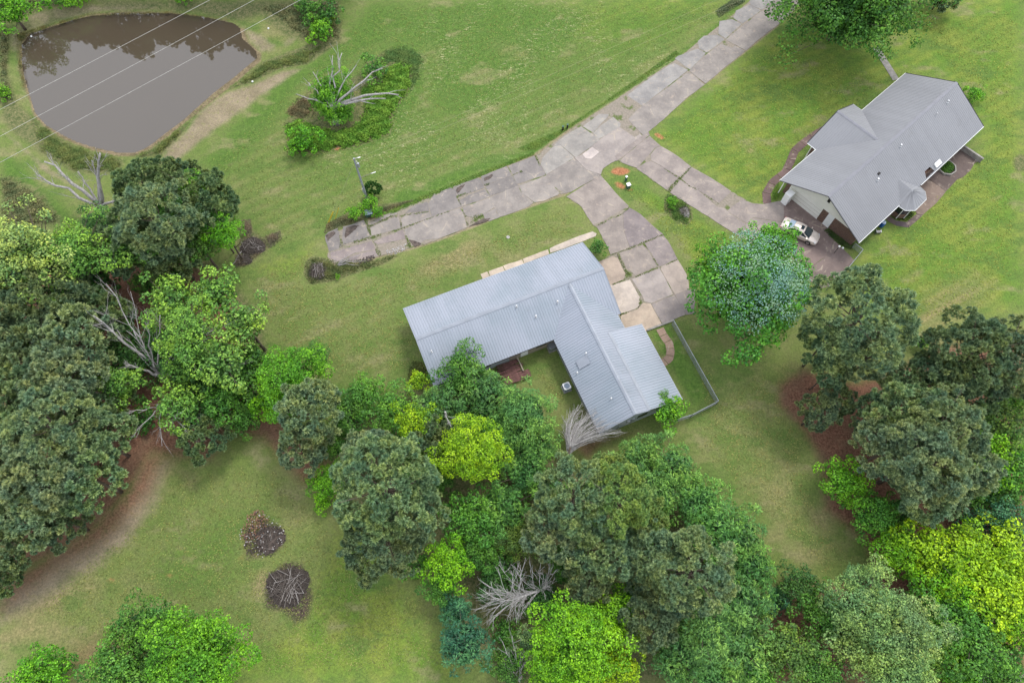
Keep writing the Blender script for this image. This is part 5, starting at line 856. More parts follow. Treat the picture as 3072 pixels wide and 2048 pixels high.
T('pine', 1320, 1140, 86, 'pine', 'grey-green pine left of the yellow-tipped pine'); T('pine', 1270, 1220, 66, 'pine', 'grey-green pine low on the left of the pine group', .9); T('pine', 1415, 1145, 76, 'piney', 'yellow-tipped pine in the lower centre woods', 1.08); T('pine', 1400, 1085, 44, 'piney', 'small yellowish pine at the top of the pine group', 1.1); T('pine', 1390, 1260, 66, 'pine', 'grey-green pine in the centre of the lower pine group', .9); T('pine', 1480, 1185, 46, 'piney', 'small yellow-green pine right of the yellow-tipped pine', 1); T('pine', 1500, 1270, 62, 'pine', 'grey-green pine between the pine group and the feathery trees', .95); T('pine', 1350, 1330, 52, 'pinedk', 'dark pine above the large bright tree at the bottom', .8); T('pine', 1590, 1310, 86, 'pine', 'large grey-green pine against the feathery trees'); T('pine', 1545, 1370, 56, 'pine', 'grey-green pine below the large one, toward the bottom', .9); T('pine', 1490, 1430, 55, 'pinedk', 'dark grey pine right of the large bright tree at the bottom', .9); T('pine', 1480, 1330, 40, 'pine', 'small grey pine in the gap of the lower pine group', .8)
for x, y, r, c, lab, h in ((1470, 1050, 56, 'feath', 'feathery green tree nearest the south gable of the wing', .8), (1545, 1075, 62, 'feath', 'feathery green tree below the young tree at the wing corner', .9), (1510, 1130, 62, 'feath', 'feathery green tree behind the yellow-tipped pine', .95), (1600, 1150, 66, 'feath', 'feathery green tree on the east lawn edge, second from the top', .9), (1640, 1220, 70, 'feath', 'feathery green tree bulging onto the east lawn', .95), (1700, 1240, 62, 'feath', 'feathery green tree furthest out on the east lawn, upper', .85), (1720, 1310, 66, 'feathd', 'feathery darker tree right of the large grey-green pine', .9), (1690, 1380, 72, 'feathd', 'feathery darker tree below the large grey-green pine', .95), (1620, 1440, 80, 'feath', 'wide feathery green tree near the bottom centre', 1), (1700, 1490, 70, 'feath', 'feathery green tree near the bottom, left of the olive trees', .9), (1560, 1510, 66, 'feathd', 'feathery green tree cut by the bottom edge, right of centre', .9), (1635, 1550, 55, 'feath', 'small feathery tree cut by the bottom edge', .9)): T('feather', x, y, r, c, lab, h)
T('feather', 1785, 1375, 34, 'teal', 'small blue-green tree at the lower end of the east lawn', 1); T('broad', 1832, 1345, 44, 'dark', 'dark green tree at the lower tip of the east lawn', .8); T('feather', 1065, 1475, 62, 'teal', 'blue-green feathery tree at the meadow edge, bottom centre'); T('feather', 1045, 1400, 40, 'teal', 'smaller blue-green feathery tree above its larger twin', .8)
T('broad', 1320, 1475, 92, 'lime', 'large bright yellow-green tree at the bottom centre', 1.05); T('broad', 1405, 1415, 58, 'lime', 'bright green tree on the shoulder of the large bottom one', 1.1); T('broad', 1260, 1530, 54, 'lime', 'bright green tree at the bottom, left of the large one', .9); T('broad', 1415, 1530, 60, 'yell', 'yellow-green tree at the bottom, right of the large one', .9); T('broad', 1340, 1570, 50, 'bright', 'bright green tree cut by the bottom edge below the large one', .8); T('oak', 1215, 1470, 34, 'pale', 'thin pale tree between the grey twigs and the large bright tree', .7, size='M')
for x, y, r, lab in ((1440, 1225, 46, 'dark undergrowth tree inside the lower pine group, upper'), (1300, 1290, 44, 'dark undergrowth tree at the left of the lower pine group'), (1450, 1375, 46, 'dark undergrowth tree between the pine group and the bright tree'), (1560, 1440, 46, 'dark undergrowth tree at the foot of the feathery row'), (950, 1085, 44, 'dark undergrowth tree right of the round pine head'), (1260, 1120, 40, 'dark undergrowth tree beneath the weeping tree'), (1500, 1230, 40, 'dark undergrowth tree behind the yellow-tipped pine')): T('broad', x, y, r, 'mid', lab, .6)
for x, y, r, lab in ((2180, 950, 50, 'dark undergrowth tree among the right pines, upper'), (2090, 1010, 50, 'dark undergrowth tree among the right pines, middle'), (2230, 1130, 46, 'dark undergrowth tree above the straw gap on the right')): T('broad', x, y, r, 'mid', lab, .6)
for x, y, r, lab in ((1160, 1450, 34, 'dark green undergrowth tree left of the fallen grey branches, lower'), (1165, 1520, 44, 'dark green undergrowth tree by the grey leafless tree at the bottom'), (1010, 1100, 40, 'dark green undergrowth tree below the upper yellow-green tree'), (770, 1020, 40, 'dark green undergrowth tree left of the round pine head')): T('broad', x, y, r, 'mid', lab, .6)
for x, y, r, lab in ((395, 632, 44, 'dark green undergrowth tree above the top of the open oak'), (335, 650, 34, 'dark green undergrowth tree left of the top of the open oak'), (455, 900, 40, 'dark green undergrowth tree at the foot of the grey main limb'), (330, 960, 34, 'dark green undergrowth tree below the isolated oak bough'), (570, 830, 44, 'dark green undergrowth tree on the lawn side of the open oak')): T('broad', x, y, r, 'mid', lab, .7)
# right woods
T('broad', 1800, 1490, 62, 'olive', 'olive green tree at the bottom, left of the pale flowering tree', .9); T('broad', 1870, 1540, 56, 'mid', 'mid-green tree at the bottom edge below the flowering tree', .8); T('broad', 1890, 1410, 55, 'mid', 'mid-green tree left of the pale flowering tree', .85); T('broad', 1740, 1550, 45, 'green', 'green tree cut by the bottom edge between feathery and olive trees', .8)
T('broad', 1990, 1390, 78, 'pale', 'pale flowering tree, top crown by the lower lawn'); T('broad', 2065, 1440, 78, 'pale', 'pale flowering tree, right crown'); T('broad', 1960, 1470, 66, 'pale', 'pale flowering tree, left lower crown', .9); T('broad', 2060, 1525, 78, 'pale', 'pale flowering tree, lowest crown near the bottom', .95); T('broad', 2140, 1500, 44, 'oakl', 'small pale tree right of the flowering tree', 1)
T('broad', 2170, 1420, 66, 'green', 'green tree between the flowering and the yellow-green trees', .85); T('broad', 2235, 1480, 66, 'green', 'green tree low in the right woods', .9); T('broad', 2290, 1545, 55, 'mid', 'mid-green tree by the bottom right corner', .7); T('broad', 2210, 1550, 50, 'bright', 'bright green tree at the bottom edge near the right corner', .7)
for x, y, r, lab, c in ((2065, 1265, 50, 'lime green tree at the left end of the yellow-green row', 'lime'), (2145, 1270, 66, 'bright yellow-green tree, second in the row on the right', 'yell'), (2220, 1290, 66, 'bright yellow-green tree in the middle of the right row', 'yell'), (2310, 1270, 62, 'bright yellow-green tree at the right edge, upper', 'yell'), (2180, 1340, 60, 'yellow-green tree below the middle of the right row', 'lime'), (2270, 1360, 70, 'bright yellow-green tree below the right row', 'yell'), (2335, 1350, 55, 'bright yellow-green tree cut by the right edge, lower', 'yell'), (2325, 1430, 50, 'lime green tree cut by the right edge near the bottom', 'lime')): T('broad', x, y, r, c, lab, .95)
T('broad', 2232, 1200, 34, 'teal', 'small dark teal tree in the straw gap on the right', 1); T('broad', 2305, 1200, 48, 'teal', 'dark teal tree at the right edge above the yellow-green row', .9)
T('broad', 1940, 1105, 52, 'bright', 'bright green tree at the edge of the red pine straw', .9); T('broad', 2005, 1185, 50, 'green', 'deep green tree below the bright one on the straw edge', .8); T('broad', 2060, 1180, 38, 'mid', 'mid-green low tree under the right pines', .7)
T('pine', 1972, 735, 104, 'pine', 'large grey-green pine below the driveway of the brick house'); T('pine', 1895, 790, 52, 'pine', 'grey pine bough left of the large pine, over the maple shade', .9); T('pine', 2000, 820, 60, 'pine', 'grey pine below the large pine', .85); T('pine', 1905, 855, 34, 'pine', 'small pine tuft over the reddish straw', 1.2); T('pine', 1880, 945, 40, 'pinedk', 'low dark pine over the red straw, left one', .8); T('pine', 1920, 920, 34, 'pinedk', 'low dark pine over the red straw, right one', .8)
for x, y, r, c, lab, h in ((2225, 815, 82, 'pinedk', 'dark pine beside the small gap of bare clay', 1), (2310, 830, 76, 'pinedk', 'dark pine cut by the right edge', 1), (2130, 880, 62, 'pinedk', 'dark pine left of the bare clay gap', .9), (2200, 900, 66, 'pinedk', 'dark pine in the shade of the right woods', .8), (2080, 950, 70, 'pine', 'grey-green pine on the upper left of the right woods', .9), (2160, 980, 76, 'pine', 'grey-green pine in the middle of the right woods', 1), (2040, 1030, 66, 'pine', 'grey-green pine above the bright straw-edge tree', .9), (2120, 1060, 84, 'pine', 'wide grey-green pine low in the right woods', .95), (2200, 1070, 66, 'pine', 'grey-green pine beside the yellowish leafy tree', .9), (2130, 1130, 60, 'pine', 'lowest grey-green pine above the straw gap', .9), (2010, 960, 46, 'pinedk', 'small dark pine over the straw clearing', .8)): T('pine', x, y, r, c, lab, h)
T('broad', 2285, 975, 66, 'olive', 'olive-yellow leafy tree among the right pines', 1); T('broad', 2330, 920, 44, 'green', 'green leafy tree at the right edge below the dark pine', 1); T('broad', 2260, 1050, 62, 'lime', 'yellow-green leafy tree right of the wide pine', .95); T('broad', 2325, 1070, 60, 'green', 'green tree at the right edge, mid height', .9); T('broad', 2300, 1130, 48, 'mid', 'mid-green tree above the dark teal trees', .8)
# single trees
T('maple', 1722, 664, 130, 'silver', 'large silver-leaved maple between the two driveways', .95); T('broad', 1772, 560, 56, 'bright', 'bright green upper bough of the maple beside the car', 1.7); T('broad', 1650, 610, 50, 'bright', 'bright green upper left part of the maple crown', 1.6)
T('giant', 1955, -12, 140, 'mid', 'large dark green tree at the top edge beside the road', 1.0); T('pine', 2165, -15, 34, 'pinedk', 'dark pine tip at the top edge', .6)
T('oak', 1535, 945, 46, 'bright', 'young bright green tree against the corner of the lower roof', .5, size='M'); T('oak', 1520, 912, 20, 'green', 'sparse top of the young tree leaning over the lower roof', .8, size='M')
for x, y, r, c, lab in ((2237, 216, 20, 'bright', 'round green shrub behind the grey-roofed house'), (1372, 568, 22, 'mid', 'clipped round shrub at the driveway corner of the blue-grey roof'), (2118, 787, 17, 'bright', 'small bright shrub alone at the edge of the right pines'), (2275 - 6, 0 + 2000, 0, 'mid', ''), (848, 470, 22, 'bright', 'bright green bush at the foot of the utility pole'), (815, 488, 20, 'bright', 'bright green bush left of the blue-grey box'), (870, 490, 12, 'bright', 'small bright bush right of the blue-grey box'), (745, 30, 34, 'mid', 'green thicket tree top right of the pond'), (735, 70, 30, 'bright', 'bright green vine bush right of the pond'), (700, 15, 24, 'mid', 'green bush at the top edge right of the pond'), (20, 20, 42, 'bright', 'bright green tree in the top left corner'), (150, -6, 30, 'bright', 'bright green bush cut by the top edge beside the pond'), (420, -8, 18, 'bright', 'small bush cut by the top edge above the pond'), (6, 212, 16, 'bright', 'small bright bush cut by the left edge beside the pond'), (1543, 463, 14, 'bright', 'small bright bush in the island bed between driveways'), (2165, 387, 0, 'mid', ''), (776, 655 - 20, 6, 'bright', 'tiny bright sapling on the broken pavement end'), (700, 322, 34, 'bright', 'leafy thicket at the lower left of the vine mound'), (680, 335, 22, 'bright', 'bright bush at the lower left tip of the vine mound'), (860, 160, 30, 'green', 'dark thicket at the top of the vine mound')):
    if r: T('broad', x, y, r, c, lab, 1.0 if r > 16 else .8, cat='shrub', name='shrub')
mp_ = [o for o in COL.objects if o.get('label', '').startswith('large silver-leaved')][0]
rng = np.random.default_rng(77); sv = []
for (sx_, sy_, sr_, n_) in ((2.4, -3.0, 2.6, 1300), (.2, -.8, 2.6, 900), (-1.6, -4.4, 2.2, 700), (3.6, -.8, 2.0, 500), (-2.6, 1.2, 2.4, 500), (-.6, 3.8, 2.2, 450), (-4, -2, 2.0, 300), (3, 3, 2.2, 300)):
    q_ = unit(rng.normal(size=(n_, 3))); q_[:, 2] = np.abs(q_[:, 2]); q_ = q_ * sr_ * (.65 + .35 * rng.random((n_, 1))); c_ = np.array([sx_, sy_, 0]) + q_; rad_ = np.hypot(c_[:, 0], c_[:, 1]); k_ = rad_ < 6.3; c_ = c_[k_]; rad_ = rad_[k_]
    c_[:, 2] = 7.7 + np.sqrt(np.clip(1 - (rad_ / 6.6) ** 2, 0, 1)) * 5.1 + rng.normal(0, .22, len(c_)) - .15; sv.append(c_)
sv = np.concatenate(sv); L_ = .19 * rng.uniform(.6, 1.3, len(sv)); me_ = quads_mesh('silver_leaves', cards(sv, unit(rng.normal(size=(len(sv), 3)) * .5 + [0, 0, .8]), L_, L_ * .6), dict(v=rng.random(len(sv)), w=rng.random(len(sv)) * .4))
so = link('silver_leaves', me_, M['leaf'], mp_); so.color = (.36, .52, .40, 1); so.rotation_euler = (0, 0, -mp_.rotation_euler.z); so['label'] = 'upturned silvery leaf undersides'
r_ = T('pine', 856, 435, 17, 'dark', 'dark little cedar standing beside the utility pole', .45, name='cedar_tree')
# trees just beyond the top edge, mirrored in the pond
for i in range(24):
    x = -73 + i * 2.25 + rnd.uniform(-.6, .6); yy = 93.2 + rnd.uniform(0, 3); k = 'pine' if i % 3 else 'broad'; R, hm, cm, tm = variant(k, 'M', i % 2)
    root = empty('pine_tree' if k == 'pine' else 'leafy_tree', (x, yy, 0), 'tree on the far bank, seen only mirrored in the brown pond', 'tree', 'far-bank trees mirrored in the pond', rz=rnd.uniform(0, 6)); root.scale = (.9, .9, 1.15 * rnd.uniform(.85, 1.25) if k == 'pine' else 1.8)
    cr = link('crown', cm, None, root); cr.color = (*PAL['dark'], 1); link('trunk', tm, None, root)

# ------------------------------------------------------------------ dead trees and bare limbs
def limb_pts(p, d, L, n, wob, q, grav=0.):
    pts = [np.array(p, float)]; d = np.array(d, float); d /= np.linalg.norm(d)
    for i in range(n):
        d = d + np.array([q.gauss(0, wob), q.gauss(0, wob), q.gauss(0, wob * .6) - grav]); d /= np.linalg.norm(d); pts.append(pts[-1] + d * L / n)
    return pts, d
def twig_tree(mb, p, d, L, r, depth, q, spread=.6, wob=.12, k=5, grav=0., nb=3):
    pts, dd = limb_pts(p, d, L, 5, wob, q, grav); mb.tube([tuple(x) for x in pts], [r * (1 - .13 * i) for i in range(len(pts))], max(3, k), False)
    if depth <= 0: return
    for j in range(nb):
        t = q.uniform(.3, 1.); i = min(int(t * 5), 4); s = pts[i] + (pts[i + 1] - pts[i]) * (t * 5 - i if t < 1 else 1); nd = dd + np.array([q.gauss(0, spread), q.gauss(0, spread), q.gauss(0, spread * .5)])
        twig_tree(mb, s, nd, L * q.uniform(.35, .65), r * .5, depth - 1, q, spread, wob, k - 1, grav, nb)
def dead_tree(base, tips, label, r0=.2, th=2.5, mat='dead', seed=1, depth=2, L=None, spread=.35, name='dead_tree', group=None, lk=1.0):
    """base: photo point of the foot; tips: list of (photo x, y, height, base radius) of the limb ends"""
    q = random.Random(seed); b = at(*base); root = empty(name, tuple(b), label, 'dead tree', group)
    tp = np.array([q.uniform(-.2, .2), q.uniform(-.1, .2), th]); MB().tube([(0, 0, -.2), tuple(tp * .5 + [.05, 0, 0]), tuple(tp)], [r0 * 1.4, r0 * 1.1, r0], 8).build('trunk', M[mat], root, True)
    for (x, y, h, rr) in tips:
        e = at(x, y, h) - b; mb = MB(); s = tp * q.uniform(.75, 1); d = e - s; Ln = np.linalg.norm(d); n = 6; pts = []
        for i in range(n + 1):
            t = i / n; v = s + d * t; v[2] += math.sin(t * math.pi) * Ln * .06; v += np.array([q.gauss(0, .02), q.gauss(0, .02), 0]) * Ln + np.array([0, math.sin(t * 3.1 + rr * 90) * Ln * .03, 0]) * (1 if 0 < i < n else 0); pts.append(v)
        mb.tube([tuple(v) for v in pts], [rr * lk * (1 - .11 * i) for i in range(n + 1)], 6)
        for j in range(3 + depth * 2):
            i = q.randrange(2, n); twig_tree(mb, pts[i], d / Ln + np.array([q.gauss(0, spread), q.gauss(0, spread), q.gauss(0, spread)]), Ln * q.uniform(.15, .35), rr * .42, depth - 1, q, spread, .12, 4, 0, 3)
        mb.build('limb', M[mat], root, True)
    return root
ov = lambda x, y: OV(x, y)
dead_tree(ov(248, 492), [(*ov(86, 405), 5.5, .11), (*ov(104, 372), 6.5, .13), (*ov(182, 395), 5, .08), (*ov(230, 353), 8, .14), (*ov(213, 368), 7, .07), (*ov(303, 455), 3.5, .09)], 'bare silver-grey dead tree leaning toward the pond', .3, 1.6, seed=3, lk=2.1)
dead_tree(ov(775, 285), [(*FV(645, 205), 7, .10), (*FV(770, 160), 7.5, .09), (*FV(1495, 700), 4.5, .14), (*FV(1285, 385), 6, .11), (*FV(1330, 765), 4, .13), (*FV(165, 715), 5, .08), (*FV(310, 565), 5.5, .08), (*FV(395, 420), 6, .08), (*FV(955, 340), 6.5, .08), (*FV(660, 1120), 1.2, .12)], 'dead grey tree with radiating limbs in the vine mound', .3, 3.6, seed=5, depth=1, lk=1.6)
dead_tree(ov(395, 885), [(*ov(214, 725), 9, .13), (*ov(245, 655), 9, .07), (*ov(215, 650 + 60), 8, .06), (*FW(840, 885), 5, .13), (*FW(985, 590), 9.5, .07), (*FW(1070, 550), 9.5, .07), (*FW(905, 660), 9, .08), (*FW(1420, 660), 9, .06), (*FW(1350, 600), 9, .04), (*FW(1620, 880), 7.5, .05), (*FW(855, 390), 9.5, .04)], 'bare white limbs of the big open oak', .3, 3.5, seed=8, lk=1.3)
dead_tree(ov(405, 960), [(*FW(895, 1370), 6, .08), (*FW(1090, 1425), 5.5, .06), (*FW(1270, 1340), 6, .05), (*FW(840, 1215), 6.5, .07), (*FW(1180, 1250), 7, .06)], 'white forked dead branches hanging over the clearing', .15, 4.5, seed=9)
dead_tree(ov(300, 930), [(*FW(520, 1160), 7, .05), (*FW(530, 1080), 7.3, .04), (*FW(615, 1195), 6.5, .04)], 'bare white twigs at the left tip of the oak bough', .08, 5.5, seed=10)
dead_tree(ov(155, 740), [(*FW(385, 775), 8, .05), (*FW(440, 750), 8, .035), (*FW(345, 720), 8, .03)], 'bare white twig spray below the yellow oak', .07, 6.5, seed=12)
q = random.Random(14); b = at(*FM(1385, 925), 0.); root = empty('fallen_tree', tuple(b), 'fallen grey tree with fanned bare branches in the lower woods', 'dead tree')
t0 = at(*FM(1385, 925), 3.2) - b; t1 = at(*FM(1150, 1010), 4.2) - b; MB().tube([(0, 0, -.2), tuple(t0), tuple(t0 * .5 + t1 * .5 + [0, 0, .2]), tuple(t1)], [.2, .17, .12, .06], 7).build('trunk', M['twig'], root, True)
OUTL = [(1110, 1225, 1.8), (1030, 1215, 1.8), (960, 1210, 2.0), (920, 1160, 2.2), (895, 1105, 2.4), (880, 1050, 2.8), (885, 1000, 3.2), (900, 950, 3.6), (930, 900, 4), (960, 830, 4.4), (1010, 800, 4.6), (1060, 775, 4.8), (1130, 800, 4.6), (1180, 730, 5), (1240, 690, 5), (1330, 710, 5), (1440, 740, 5), (1480, 820, 4.5), (1530, 880, 4), (1480, 1000, 3), (1210, 1130, 1.8), (1160, 1190, 1.8)]
for k in range(46):
    g = q.uniform(0, len(OUTL) - 1.001); i_ = int(g); f_ = g - i_; ex, ey, ez_ = [OUTL[i_][m] * (1 - f_) + OUTL[i_ + 1][m] * f_ for m in range(3)]; kk = q.uniform(.62, 1.03); ex = 1260 + (ex - 1260) * kk; ey = 970 + (ey - 970) * kk
    E_ = at(*FM(ex, ey), ez_ + 1.6) - b; tt = q.uniform(.0, .9) if ex < 1250 else q.uniform(0, .25); S_ = t0 * (1 - tt) + t1 * tt; Ln = np.linalg.norm(E_ - S_); td_ = (t1 - t0) / np.linalg.norm(t1 - t0) * (1 if ex < 1300 else -.1); Cc = S_ + td_ * Ln * .42 + np.array([q.gauss(0, .2), q.gauss(0, .2), .4])
    pts = [S_ * (1 - t) ** 2 + Cc * 2 * t * (1 - t) + E_ * t * t + np.array([q.gauss(0, .03), q.gauss(0, .03), 0]) for t in np.linspace(0, 1, 9)]; mb = MB(); rr = q.uniform(.03, .062); mb.tube([tuple(v) for v in pts], [rr * (1 - .1 * m) for m in range(9)], 5)
    for m in range(6):
        i2 = q.randrange(2, 8); dd = pts[i2] - pts[i2 - 1]; dd /= np.linalg.norm(dd); twig_tree(mb, pts[i2], dd + np.array([q.gauss(0, .4), q.gauss(0, .4), q.gauss(0, .2)]), Ln * q.uniform(.12, .3), .02, 1, q, .4, .12, 4, 0, 3)
    mb.build('branch', M['twig'], root, True)
dead_tree(ov(1190, 1560), [(*FM(1080, 1300), 4, .05), (*FM(1150, 1260), 4, .05), (*FM(1230, 1350), 4, .04), (*FM(1090, 1450), 3, .05), (*FM(1200, 1420), 3.5, .04)], 'grey leafless tree at the bottom edge beside the bright tree', .1, 1.2, 'twig', 15, 2)
dead_tree(ov(1035, 985), [(*FH(700, 1235), 7.5, .05), (*FH(790, 1250), 7.5, .04), (*FH(740, 1300), 7, .05)], 'small bare grey branches between the two yellow-green trees', .1, 6, 'twig', 16, 2)
dead_tree(ov(2330, 1560), [(*frame(2048, 1348, .44638)(1850, 1450), 4, .05), (*frame(2048, 1348, .44638)(2000, 1530), 3.5, .05), (*frame(2048, 1348, .44638)(2200, 1470), 4, .05), (*frame(2048, 1348, .44638)(2290, 1500), 3.5, .04)], 'bare grey branches in the bottom right corner', .1, 1.5, 'dead', 17, 2)
# weeping pale dead tree south-west of the wing
q = random.Random(21); b = at(*OV(1290, 1085)); root = empty('weeping_dead_tree', tuple(b), 'pale leafless weeping tree bent beside the wing wall', 'dead tree'); MB().tube([(0, 0, -.1), (.15, .3, 1.2), (.5, 1.0, 2.4), (.8, 1.9, 3.4)], [.2, .17, .13, .09], 7).build('trunk', M['bark'], root, True)
for j in range(95):
    k = q.random(); s0 = np.array([.5, 1.0, 2.4]) * (1 - k) + np.array([.8, 1.9, 3.4]) * k; a = math.radians(q.uniform(28, 120)); L = q.uniform(2.6, 5.4); mb = MB(); pts, _ = limb_pts(s0, (math.cos(a) * .7, math.sin(a), .5), L, 10, .04, q, .10)
    pts = [p_ + np.array([.42 * (i_ / 10) ** 2 * L, -.12 * (i_ / 10) ** 3 * L, 0]) for i_, p_ in enumerate(pts)]; mb.tube([tuple(p_) for p_ in pts], [.032 * (1 - .075 * i_) for i_ in range(11)], 4)
    for m in range(5):
        i = q.randrange(2, 10); p2, _ = limb_pts(pts[i], pts[i] - pts[i - 1] + np.array([q.gauss(0, .08), q.gauss(0, .08), 0]), L * .4, 5, .05, q, .10); mb.tube([tuple(p_) for p_ in p2], .014, 3, False)
    mb.build('branch', M['twig'], root, True)

# ------------------------------------------------------------------ brush piles
def pile(name, fr, cx, cy, rx, ry, label, nst, L=(1, 2.4), h=.5, mat='twig', mound='char', seed=1, ndir=None, rr=.02, cat='brush pile', fine=400):
    q = random.Random(seed); c = at(*fr(cx, cy)); ax = np.linalg.norm(at(*fr(cx + rx, cy)) - c); ay = np.linalg.norm(at(*fr(cx, cy - ry)) - c); root = empty(name, tuple(c), label, cat)
    mb = MB(); n, m = 18, 6
    for i in range(m + 1):
        for j in range(n):
            t = 2 * math.pi * j / n; f = i / m; z = h * .45 * (1 - f * f) + q.uniform(-.05, .05) * (i < m) - (.03 if i == m else 0); k = 1 + .1 * math.sin(3 * t + seed) + q.uniform(-.05, .05); mb.v.append((ax * f * k * math.cos(t), ay * f * k * math.sin(t), z))
    for i in range(m):
        for j in range(n): mb.f.append((i * n + j, (i + 1) * n + j, (i + 1) * n + (j + 1) % n, i * n + (j + 1) % n))
    mb.build('mound', M[mound], root, True)
    def st(s, lo, hi, sc=1.):
        hi = min(hi, ax * 1.05); lo = min(lo, hi * .6)
        Ls = q.uniform(lo, hi); a = q.uniform(0, math.pi) if ndir is None or q.random() < .4 else math.radians(ndir + q.gauss(0, 14)); f = math.sqrt(q.random()) * .85 * sc * max(.3, 1 - Ls / (3.4 * ax)); t = q.uniform(0, 6.28); x, y = ax * f * math.cos(t), ay * f * math.sin(t); z = h * .46 * (1 - min(f * f, 1)) + q.uniform(.02, .12)
        d = np.array([math.cos(a), math.sin(a), q.uniform(-.06, .06)]) * Ls / 2; mid = np.array([x, y, z + .05]); return [tuple(mid - d), tuple(mid + np.array([q.gauss(0, .04), q.gauss(0, .04), .03])), tuple(mid + d)]
    for s in range(nst): MB().tube(st(s, *L), [rr * 1.2, rr, rr * .6], 5).build('stick', M['pstick' if s % 3 == 0 else 'dtwig'], root)
    f = MB()
    for s in range(fine): f.tube(st(s, L[0] * .3, L[0] * .9, 1.3), rr * .35, 3, False)
    o = f.build('twigs', M['dtwig'], root); o['kind'] = 'stuff'; return root
pile('brush_pile', FX, 800, 1010, 270, 240, 'heap of long grey sticks on charred ground in the lower left meadow', 70, (1.2, 3.4), .7, 'dead', 'char', 31, None, .028)
pile('debris_pile', FX, 590, 460, 190, 170, 'burnt debris heap with orange clay and pale rubble in the meadow', 12, (.5, 1.1), .4, 'twig', 'soil', 32, None, .02, 'debris heap', 350)
pile('brush_pile', F1, 30, 1200, 170, 150, 'round vine-covered brush heap at the end of the broken road', 40, (.8, 1.8), .8, 'dead', 'char', 33, 100, .022)
pile('brush_pile', FS, 850, 700, 320, 220, 'grey brush heap between the woods edge and the lawn', 45, (.8, 2.0), .6, 'dead', 'char', 34, 140, .02)
pile('brush_pile', FS, 650, 1020, 200, 130, 'dull brown brush heap below the grey one at the woods edge', 16, (.6, 1.4), .45, 'twig', 'char', 35, None, .016)
pile('brush_pile', F5, 790, 1010, 75, 70, 'round grey twig bush in the island bed between driveways', 30, (.5, 1.0), .7, 'dead', 'twig', 36, None, .014)
pile('brush_pile', OV, 1295, 1085, 22, 18, 'tangled pale brush beneath the weeping dead tree', 26, (.8, 1.8), .9, 'dead', 'char', 37, None, .018)
br = empty('fallen_branch', tuple(at(*F1(350, 1115))), 'pale forked branch lying on the broken pavement end', 'branch'); q = random.Random(5)
for (x, y) in ((590, 905), (715, 1100), (845, 1015), (740, 920), (660, 1000), (560, 985), (500, 950)):
    e = at(*F1(x, y), .25) - at(*F1(350, 1115)); mb = MB(); mb.tube([(0, 0, .1), tuple(e * .4 + [.0, .1, .35]), tuple(e)], [.05, .035, .012], 5); twig_tree(mb, e * .4 + [0, .1, .35], e, np.linalg.norm(e) * .4, .02, 1, q, .3, .1, 4, 0, 4); mb.build('branch', M['dead'], br, True)
st_ = MB().tube([tuple(at(*FS(590, 805), .15)), tuple(at(*FS(520, 900), .12)), tuple(at(*FS(430, 1065), .1)), tuple(at(*FS(280, 1215), .05))], [.05, .06, .05, .03], 6).build('fallen_branch', M['dead'], None, True); tag(st_, 'single pale crooked branch lying on the red ground by the woods', 'branch')
# rubble, little stones
def stones(fr, poly, n, s, label, mat, name='rubble', cat='rubble', flat=.5):
    P = np.array(gp(fr, poly)); lo, hi = P.min(0), P.max(0); mb = MB(); k = 0
    while k < n:
        p = np.array([rnd.uniform(lo[0], hi[0]), rnd.uniform(lo[1], hi[1])])
        if not inside(p[None], [tuple(a) for a in P])[0]: continue
        k += 1; r = rnd.uniform(s * .4, s); z = rnd.uniform(.0, .35 if fr is FX else .06); t0 = rnd.uniform(0, 6)
        vs = [(p[0] + r * math.cos(t0 + j * 1.57) * rnd.uniform(.6, 1), p[1] + r * math.sin(t0 + j * 1.57) * rnd.uniform(.6, 1), z + dz) for dz in (0, r * flat) for j in range(4)]; mb.add(vs, [(4, 5, 6, 7), (0, 1, 5, 4), (1, 2, 6, 5), (2, 3, 7, 6), (3, 0, 4, 7)])
    o = mb.build(name, mat); tag(o, label, cat, kind='stuff'); return o
stones(FX, [(200, 430), (420, 80), (600, 200), (770, 330), (760, 500), (480, 690), (280, 520)], 130, .11, 'pale rubble scattered over the burnt heap', M['rock'])
stones(FX, [(300, 620), (280, 380), (480, 220), (760, 330), (780, 470), (600, 660)], 420, .12, 'charred dark litter on the burnt heap', M['char'], 'charred_litter', 'litter')
stones(FX, [(330, 160), (500, 100), (600, 280), (450, 480), (300, 520), (240, 440)], 160, .12, 'orange clay clods on the burnt heap', M['clay'], 'clay_clods', 'clods')
stones(F1, [(1170, 850), (1500, 740), (1510, 830), (1350, 910), (1180, 930)], 120, .1, 'pale chips in the washed-out hole of the broken road', M['rock']); stones(F1, [(650, 1010), (960, 930), (980, 1000), (720, 1090)], 90, .13, 'dark broken asphalt lumps at the road end', M['char'], 'asphalt_lumps', 'rubble')
for fr, pts, lab in ((F1, [(470, 600), (500, 470), (620, 430), (720, 430), (620, 520), (480, 640)], 'a'), (F2, [(860, 530), (850, 480), (990, 410), (1000, 440), (930, 500)], 'b'), (F2, [(380, 690), (400, 640), (530, 580), (490, 640), (410, 730)], 'c'), (F2, [(600, 1290), (830, 1160), (960, 1150), (880, 1210)], 'd'), (F1, [(1550, 670), (1650, 690), (1760, 740), (1650, 790)], 'e'), (F1, [(150, 600), (290, 530), (320, 560), (190, 690)], 'f')):
    o = MB().prism([tuple(p) for p in ragged(gp(fr, pts), .06, .3)], -.05, .09).build('washout_soil', M['soil'], road); o['kind'] = 'stuff'

